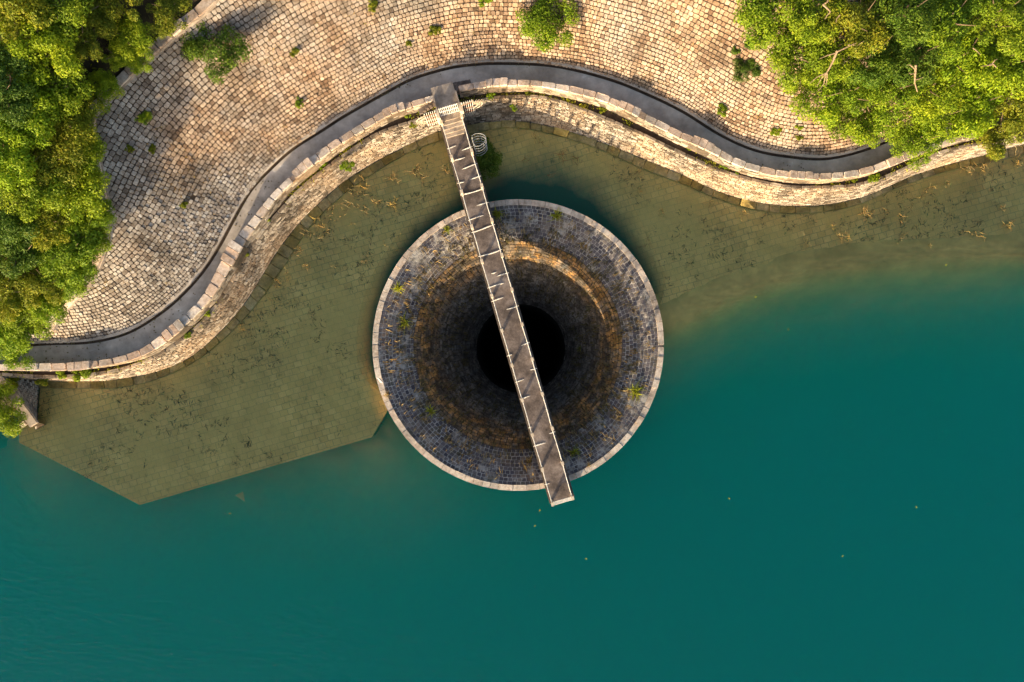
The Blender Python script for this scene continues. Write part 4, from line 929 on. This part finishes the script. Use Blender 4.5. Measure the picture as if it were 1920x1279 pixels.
# weeds in the joints of the slope and along the ditch
n = 2600; si = r.uniform(8, s_b[-1] - 8, n); di = r.uniform(.1, 7, n); P = sd_map(si, di); ok = inside(reg, P[:, 0], P[:, 1]) & (fbm(P[:, 0], P[:, 1], .8, 44) > .12); P = P[ok]
P = np.repeat(P, 4, 0) + r.normal(0, .06, (4 * len(P), 3)) * [1, 1, 0]; D = r.normal(0, .5, P.shape) + [0, -.3, .8]; D /= np.linalg.norm(D, axis=1)[:, None]
V, F = blades(P, D, r.uniform(.10, .28, len(P)), r.uniform(.006, .016, len(P)), r.uniform(.2, .8, len(P)), r); tag(obj('slope_weeds', mesh_only('slope_weeds', V, F, M['straw'])), 'small dry weeds in the joints of the pitched slope', 'weeds', kind='stuff')
A_ = c_pout; B_ = match(A_, c_top); k = r.integers(0, len(A_), 1500); f = r.random((1500, 1)); P = A_[k] * f + B_[k] * (1 - f); P[:, 2] = ZT - .04; P = P[fbm(P[:, 0], P[:, 1], .7, 51) > .05]
P = np.repeat(P, 4, 0) + r.normal(0, .05, (4 * len(P), 3)) * [1, 1, 0]; D = r.normal(0, .6, P.shape) + [0, -.1, .8]; D /= np.linalg.norm(D, axis=1)[:, None]
V, F = blades(P, D, r.uniform(.12, .3, len(P)), r.uniform(.008, .02, len(P)), r.uniform(.2, .8, len(P)), r); tag(obj('ditch_grass', mesh_only('ditch_grass', V, F, M['grass'])), 'mossy grass growing along the ditch behind the wall', 'grass', kind='stuff')

# twiggy dead weeds standing in the shallows
def twig_mesh(seed, n):
    rr = random.Random(seed); mb = MB()
    for i in range(n):
        a = rr.uniform(0, 6.28); el = rr.uniform(.05, 1.1); L_ = rr.uniform(.3, 1.0); b = a + rr.uniform(-.9, .9); x0, y0 = rr.gauss(0, .18), rr.gauss(0, .18)
        p0 = (x0, y0, -.25); p1 = (x0 + .5 * L_ * math.cos(a) * math.cos(el), y0 + .5 * L_ * math.sin(a) * math.cos(el), .25 * L_ * math.sin(el)); p2 = (p1[0] + .5 * L_ * math.cos(b), p1[1] + .5 * L_ * math.sin(b), p1[2] + .1 * rr.random())
        mb.tube([p0, p1, p2], [.026, .021, .010], 4)
    return mesh_only('twigs', np.concatenate(mb.V), mb.F, M['weed'])
M['weed'] = leaf_mat('dead_weed', [(.22, .14, .05), (.36, .24, .09), (.28, .17, .06), (.44, .32, .14)], .1)
TW = [twig_mesh(1, 7), twig_mesh(2, 11), twig_mesh(3, 5), twig_mesh(4, 15), twig_mesh(5, 9)]
WEED = [[(850, 290, 22, 3), (838, 318, 14, 1), (740, 330, 20, 3), (785, 318, 26, 3), (680, 345, 22, 1), (668, 362, 16, 4), (700, 378, 14, 0), (650, 384, 16, 1), (675, 388, 18, 4), (735, 382, 18, 3), (708, 380, 10, 2), (785, 378, 7, 2), (618, 402, 20, 4), (600, 420, 16, 1), (580, 440, 18, 4), (612, 432, 16, 0), (560, 470, 14, 1), (640, 405, 10, 2), (690, 478, 9, 2), (680, 492, 9, 0), (722, 458, 8, 2), (742, 468, 6, 2), (628, 500, 8, 0), (575, 500, 10, 1), (540, 515, 12, 4), (520, 530, 12, 1), (750, 440, 6, 2), (660, 420, 8, 2), (505, 560, 9, 0), (455, 615, 10, 1), (390, 685, 9, 2), (350, 690, 8, 0)],
        [(1010, 265, 16, 4), (985, 300, 12, 1), (1055, 290, 18, 3), (1080, 300, 16, 1), (1030, 330, 12, 0), (1118, 262, 18, 4), (1150, 275, 16, 3), (1200, 315, 16, 4), (1172, 338, 10, 0), (1240, 398, 12, 1), (1215, 452, 12, 4), (1200, 462, 9, 0), (1232, 352, 9, 2), (1200, 358, 8, 1), (1335, 378, 14, 4), (1270, 342, 9, 0), (1395, 400, 10, 1), (1390, 412, 8, 0), (1512, 450, 12, 4), (1575, 440, 16, 3), (1588, 447, 10, 1), (1622, 395, 18, 3), (1630, 402, 10, 4), (1690, 408, 14, 1), (1735, 362, 14, 4), (1750, 350, 10, 0), (1815, 322, 18, 3), (1842, 318, 20, 3), (1775, 344, 10, 1), (1908, 295, 16, 4), (1905, 308, 10, 1), (1830, 438, 16, 4), (1892, 425, 16, 3), (1880, 390, 10, 1), (1705, 330, 10, 0), (1745, 458, 8, 2), (1690, 445, 12, 4), (1660, 395, 8, 2), (1285, 545, 7, 2), (1560, 425, 8, 1)]]
for lst, lab, gr in ((WEED[0], 'dead straw-coloured twigs standing in shallow water left of the footbridge', 'dead weeds in the water left of the bridge'), (WEED[1], 'dead straw-coloured twigs standing in shallow water right of the footbridge', 'dead weeds in the water right of the bridge')):
    for x, y, r_, k in lst:
        p = pw(x, y, 0); o = obj('water_weed', TW[k]); o.location = (p[0], p[1], random.uniform(-.02, .12)); s = r_ / 32 * 1.1; o.scale = (s, s, .6); o.rotation_euler = (0, 0, random.uniform(0, 6.28)); tag(o, lab, 'water weed', gr)
V, F = leaves(7, 700, .15, 77, .8); me = mesh_only('foliage', V, F, M['straw']); p = pw(866, 355, .3); o = obj('dry_bush', me); o.location = p; o.scale = (.42, .5, .4); tag(o, 'ball of dry straw-coloured twigs in the water against the left side of the bridge', 'dry bush')
for x, y, s, lab in ((482, 730, .9, 'sunken dark bush under olive water on the left apron'), (1680, 440, 1.2, 'sunken dark bush under the water near the right apron edge')):
    o = obj('sunken_bush', SMALL['D']); o.location = pw(x, y, -.42); o.scale = (s, s * .8, .25); tag(o, lab, 'sunken bush')

# bare dead branches lying over the right wood
def dead_branch(pts, tw, label, hc):
    base = spot(*pts[0], hc); rt = root('dead_branch', base + [0, 0, hc], label, 'branch'); mb = MB()
    W_ = [spot(x, y, hc) + [0, 0, hc + .0] for x, y in pts]; mb.tube(W_, [.06 - .035 * i / (len(W_) - 1) for i in range(len(W_))], 6)
    child_local(mb.build('limb', M['deadwood']), rt)
    for t in tw:
        mb = MB(); W_ = [spot(x, y, hc) + [0, 0, hc + .05 * i] for i, (x, y) in enumerate(t)]; mb.tube(W_, [.032, .022, .010][:len(W_)], 5); child_local(mb.build('twig', M['deadwood']), rt)
dead_branch([(1570, 95), (1562, 115), (1553, 132), (1549, 138)], [[(1549, 137), (1530, 146), (1517, 158)], [(1549, 137), (1538, 150), (1530, 164)], [(1549, 137), (1544, 158), (1532, 173)], [(1551, 137), (1550, 150), (1547, 163)], [(1566, 100), (1550, 105), (1535, 112)], [(1568, 98), (1590, 88), (1604, 82)], [(1590, 84), (1606, 86), (1618, 79)]], 'forked bare pale branch lying across the crowns at the slope side of the right wood', 4.0)
dead_branch([(1717, 122), (1716, 140), (1715, 155), (1720, 172)], [[(1716, 130), (1705, 122), (1699, 124)], [(1716, 137), (1708, 140), (1702, 138)], [(1716, 150), (1724, 148), (1729, 146)]], 'crooked bare limb among green crowns in the middle of the right wood', 4.0)
dead_branch([(1543, 8), (1550, 15), (1557, 22)], [[(1557, 22), (1550, 30), (1545, 38)], [(1545, 8), (1552, 4), (1550, -4)], [(1575, 28), (1568, 36), (1566, 44)]], 'short grey bare twigs at the top edge of the right wood', 4.0)
dead_branch([(1855, 122), (1862, 120), (1868, 126)], [[(1855, 122), (1846, 124), (1838, 126)], [(1860, 120), (1864, 114), (1868, 112)], [(1824, 90), (1830, 96), (1836, 104)]], 'pale curled twigs near the right edge of the right wood', 4.0)

# a white bird on the rim
bp_ = pw(713, 713, ZCR + .2); bm_ = bpy.data.meshes.new('body')
sk = [(-.17, 0, .10, .02), (-.08, 0, .14, .055), (.02, 0, .16, .065), (.09, 0, .20, .04), (.13, 0, .27, .025), (.17, 0, .29, .032), (.22, 0, .285, .010), (.27, 0, .28, .005)]
bm_.from_pydata([s[:3] for s in sk] + [(0, .03, .06), (.0, .03, -.02), (0, -.03, .06), (0, -.03, -.02)], [(i, i + 1) for i in range(7)] + [(2, 8), (8, 9), (2, 10), (10, 11)], [])
bird = obj('bird', bm_); bird.modifiers.new('skin', 'SKIN'); bm_.materials.append(M['white'])
for i, vv in enumerate(bm_.skin_vertices[0].data): vv.radius = (sk[i][3],) * 2 if i < 8 else (.008,) * 2
bm_.skin_vertices[0].data[2].use_root = True
sb = bird.modifiers.new('sub', 'SUBSURF'); sb.levels = 1; sb.render_levels = 2
bird.location = (bp_[0], bp_[1], ZCR + .045); bird.rotation_euler = (0, 0, R(130)); bird.scale = (1.25,) * 3
tag(bird, 'small white bird standing on the left rim of the spillway', 'bird')

# leaves adrift
V, F = leaf_quads(np.zeros((1, 3)), np.array([[0, 0, 1.]]), np.array([.16]), r, .5); me = mesh_only('leaf', V, F, M['grass'])
for x, y in [(1012, 957), (1003, 986), (1099, 1048), (1367, 935), (1718, 951), (1580, 1043), (1417, 557), (1478, 618), (1774, 497), (431, 963)]:
    o = obj('floating_leaf', me); o.location = pw(x, y, .012); o.rotation_euler = (0, 0, x * 1.1); tag(o, 'single fallen leaf floating on the open green water', 'leaf', 'fallen leaves on the lake')
st = MB(); pr_ = pw(450, 930, -1.6); st.add([pr_ + np.array(q) for q in ((-.32, .05, 0), (.2, .28, .05), (.30, -.36, 0), (0, -.1, -.6), (-.02, .05, .10))], [(0, 2, 4), (2, 1, 4), (1, 0, 4), (0, 3, 2), (2, 3, 1), (1, 3, 0)])
tag(st.build('sunken_rock', M['mud']), 'pale angular rock under the green water below the paved apron', 'rock')

# dark weeds scattered over the sunken paving
N_ = 9000; X = r.uniform(-30, 42, N_); Y = r.uniform(-9, 16, N_); ok = inside(AP, X, Y) & (np.hypot(X - BC[0], Y - BC[1]) > 9) & (fbm(X, Y, .7, 61) > .02) & (r.random(N_) < np.clip(1.15 - dist_poly(c_ledge[::6], X, Y) / 8, .18, 1)); X, Y = X[ok], Y[ok]
P = np.repeat(np.stack([X, Y, 0 * X + ZA + .005], 1), 5, 0); P[:, :2] += r.normal(0, .10, (len(P), 2)); D = r.normal(0, .8, P.shape) + [0, 0, .25]; D[:, 2] = np.abs(D[:, 2]) * .3; D /= np.linalg.norm(D, axis=1)[:, None]
M['algae'] = leaf_mat('dark_algae', [(.05, .045, .022), (.10, .085, .04), (.07, .06, .03), (.26, .18, .07)], .1)
V, F = blades(P, D, r.uniform(.08, .32, len(P)), r.uniform(.008, .022, len(P)), r.uniform(0, .2, len(P)), r); tag(obj('sunken_weeds', mesh_only('sunken_weeds', V, F, M['algae'])), 'small dark weeds scattered over the submerged paving', 'weeds', kind='stuff')

# fallen leaves on the path
k = r.integers(0, len(c_path), 1400); pi_ = setz(match(c_path, c_pin), ZP)[k]; po_ = setz(c_path, ZP)[k]; f = r.beta(.5, .5, (1400, 1)); P = pi_ * (1 - f) + po_ * f; P += (po_ - pi_) * .0; P[:, 2] = ZP + .012
P = P[(fbm(P[:, 0], P[:, 1], .9, 71) > .05)]; nn_ = r.normal(0, .15, P.shape) + [0, 0, 1]; nn_ /= np.linalg.norm(nn_, axis=1)[:, None]
V, F = leaf_quads(P, nn_, r.uniform(.05, .14, len(P)), r, .6); tag(obj('leaf_litter', mesh_only('leaf_litter', V, F, M['straw_dark'])), 'fallen brown leaves lying along the curved path', 'leaf litter', kind='stuff')
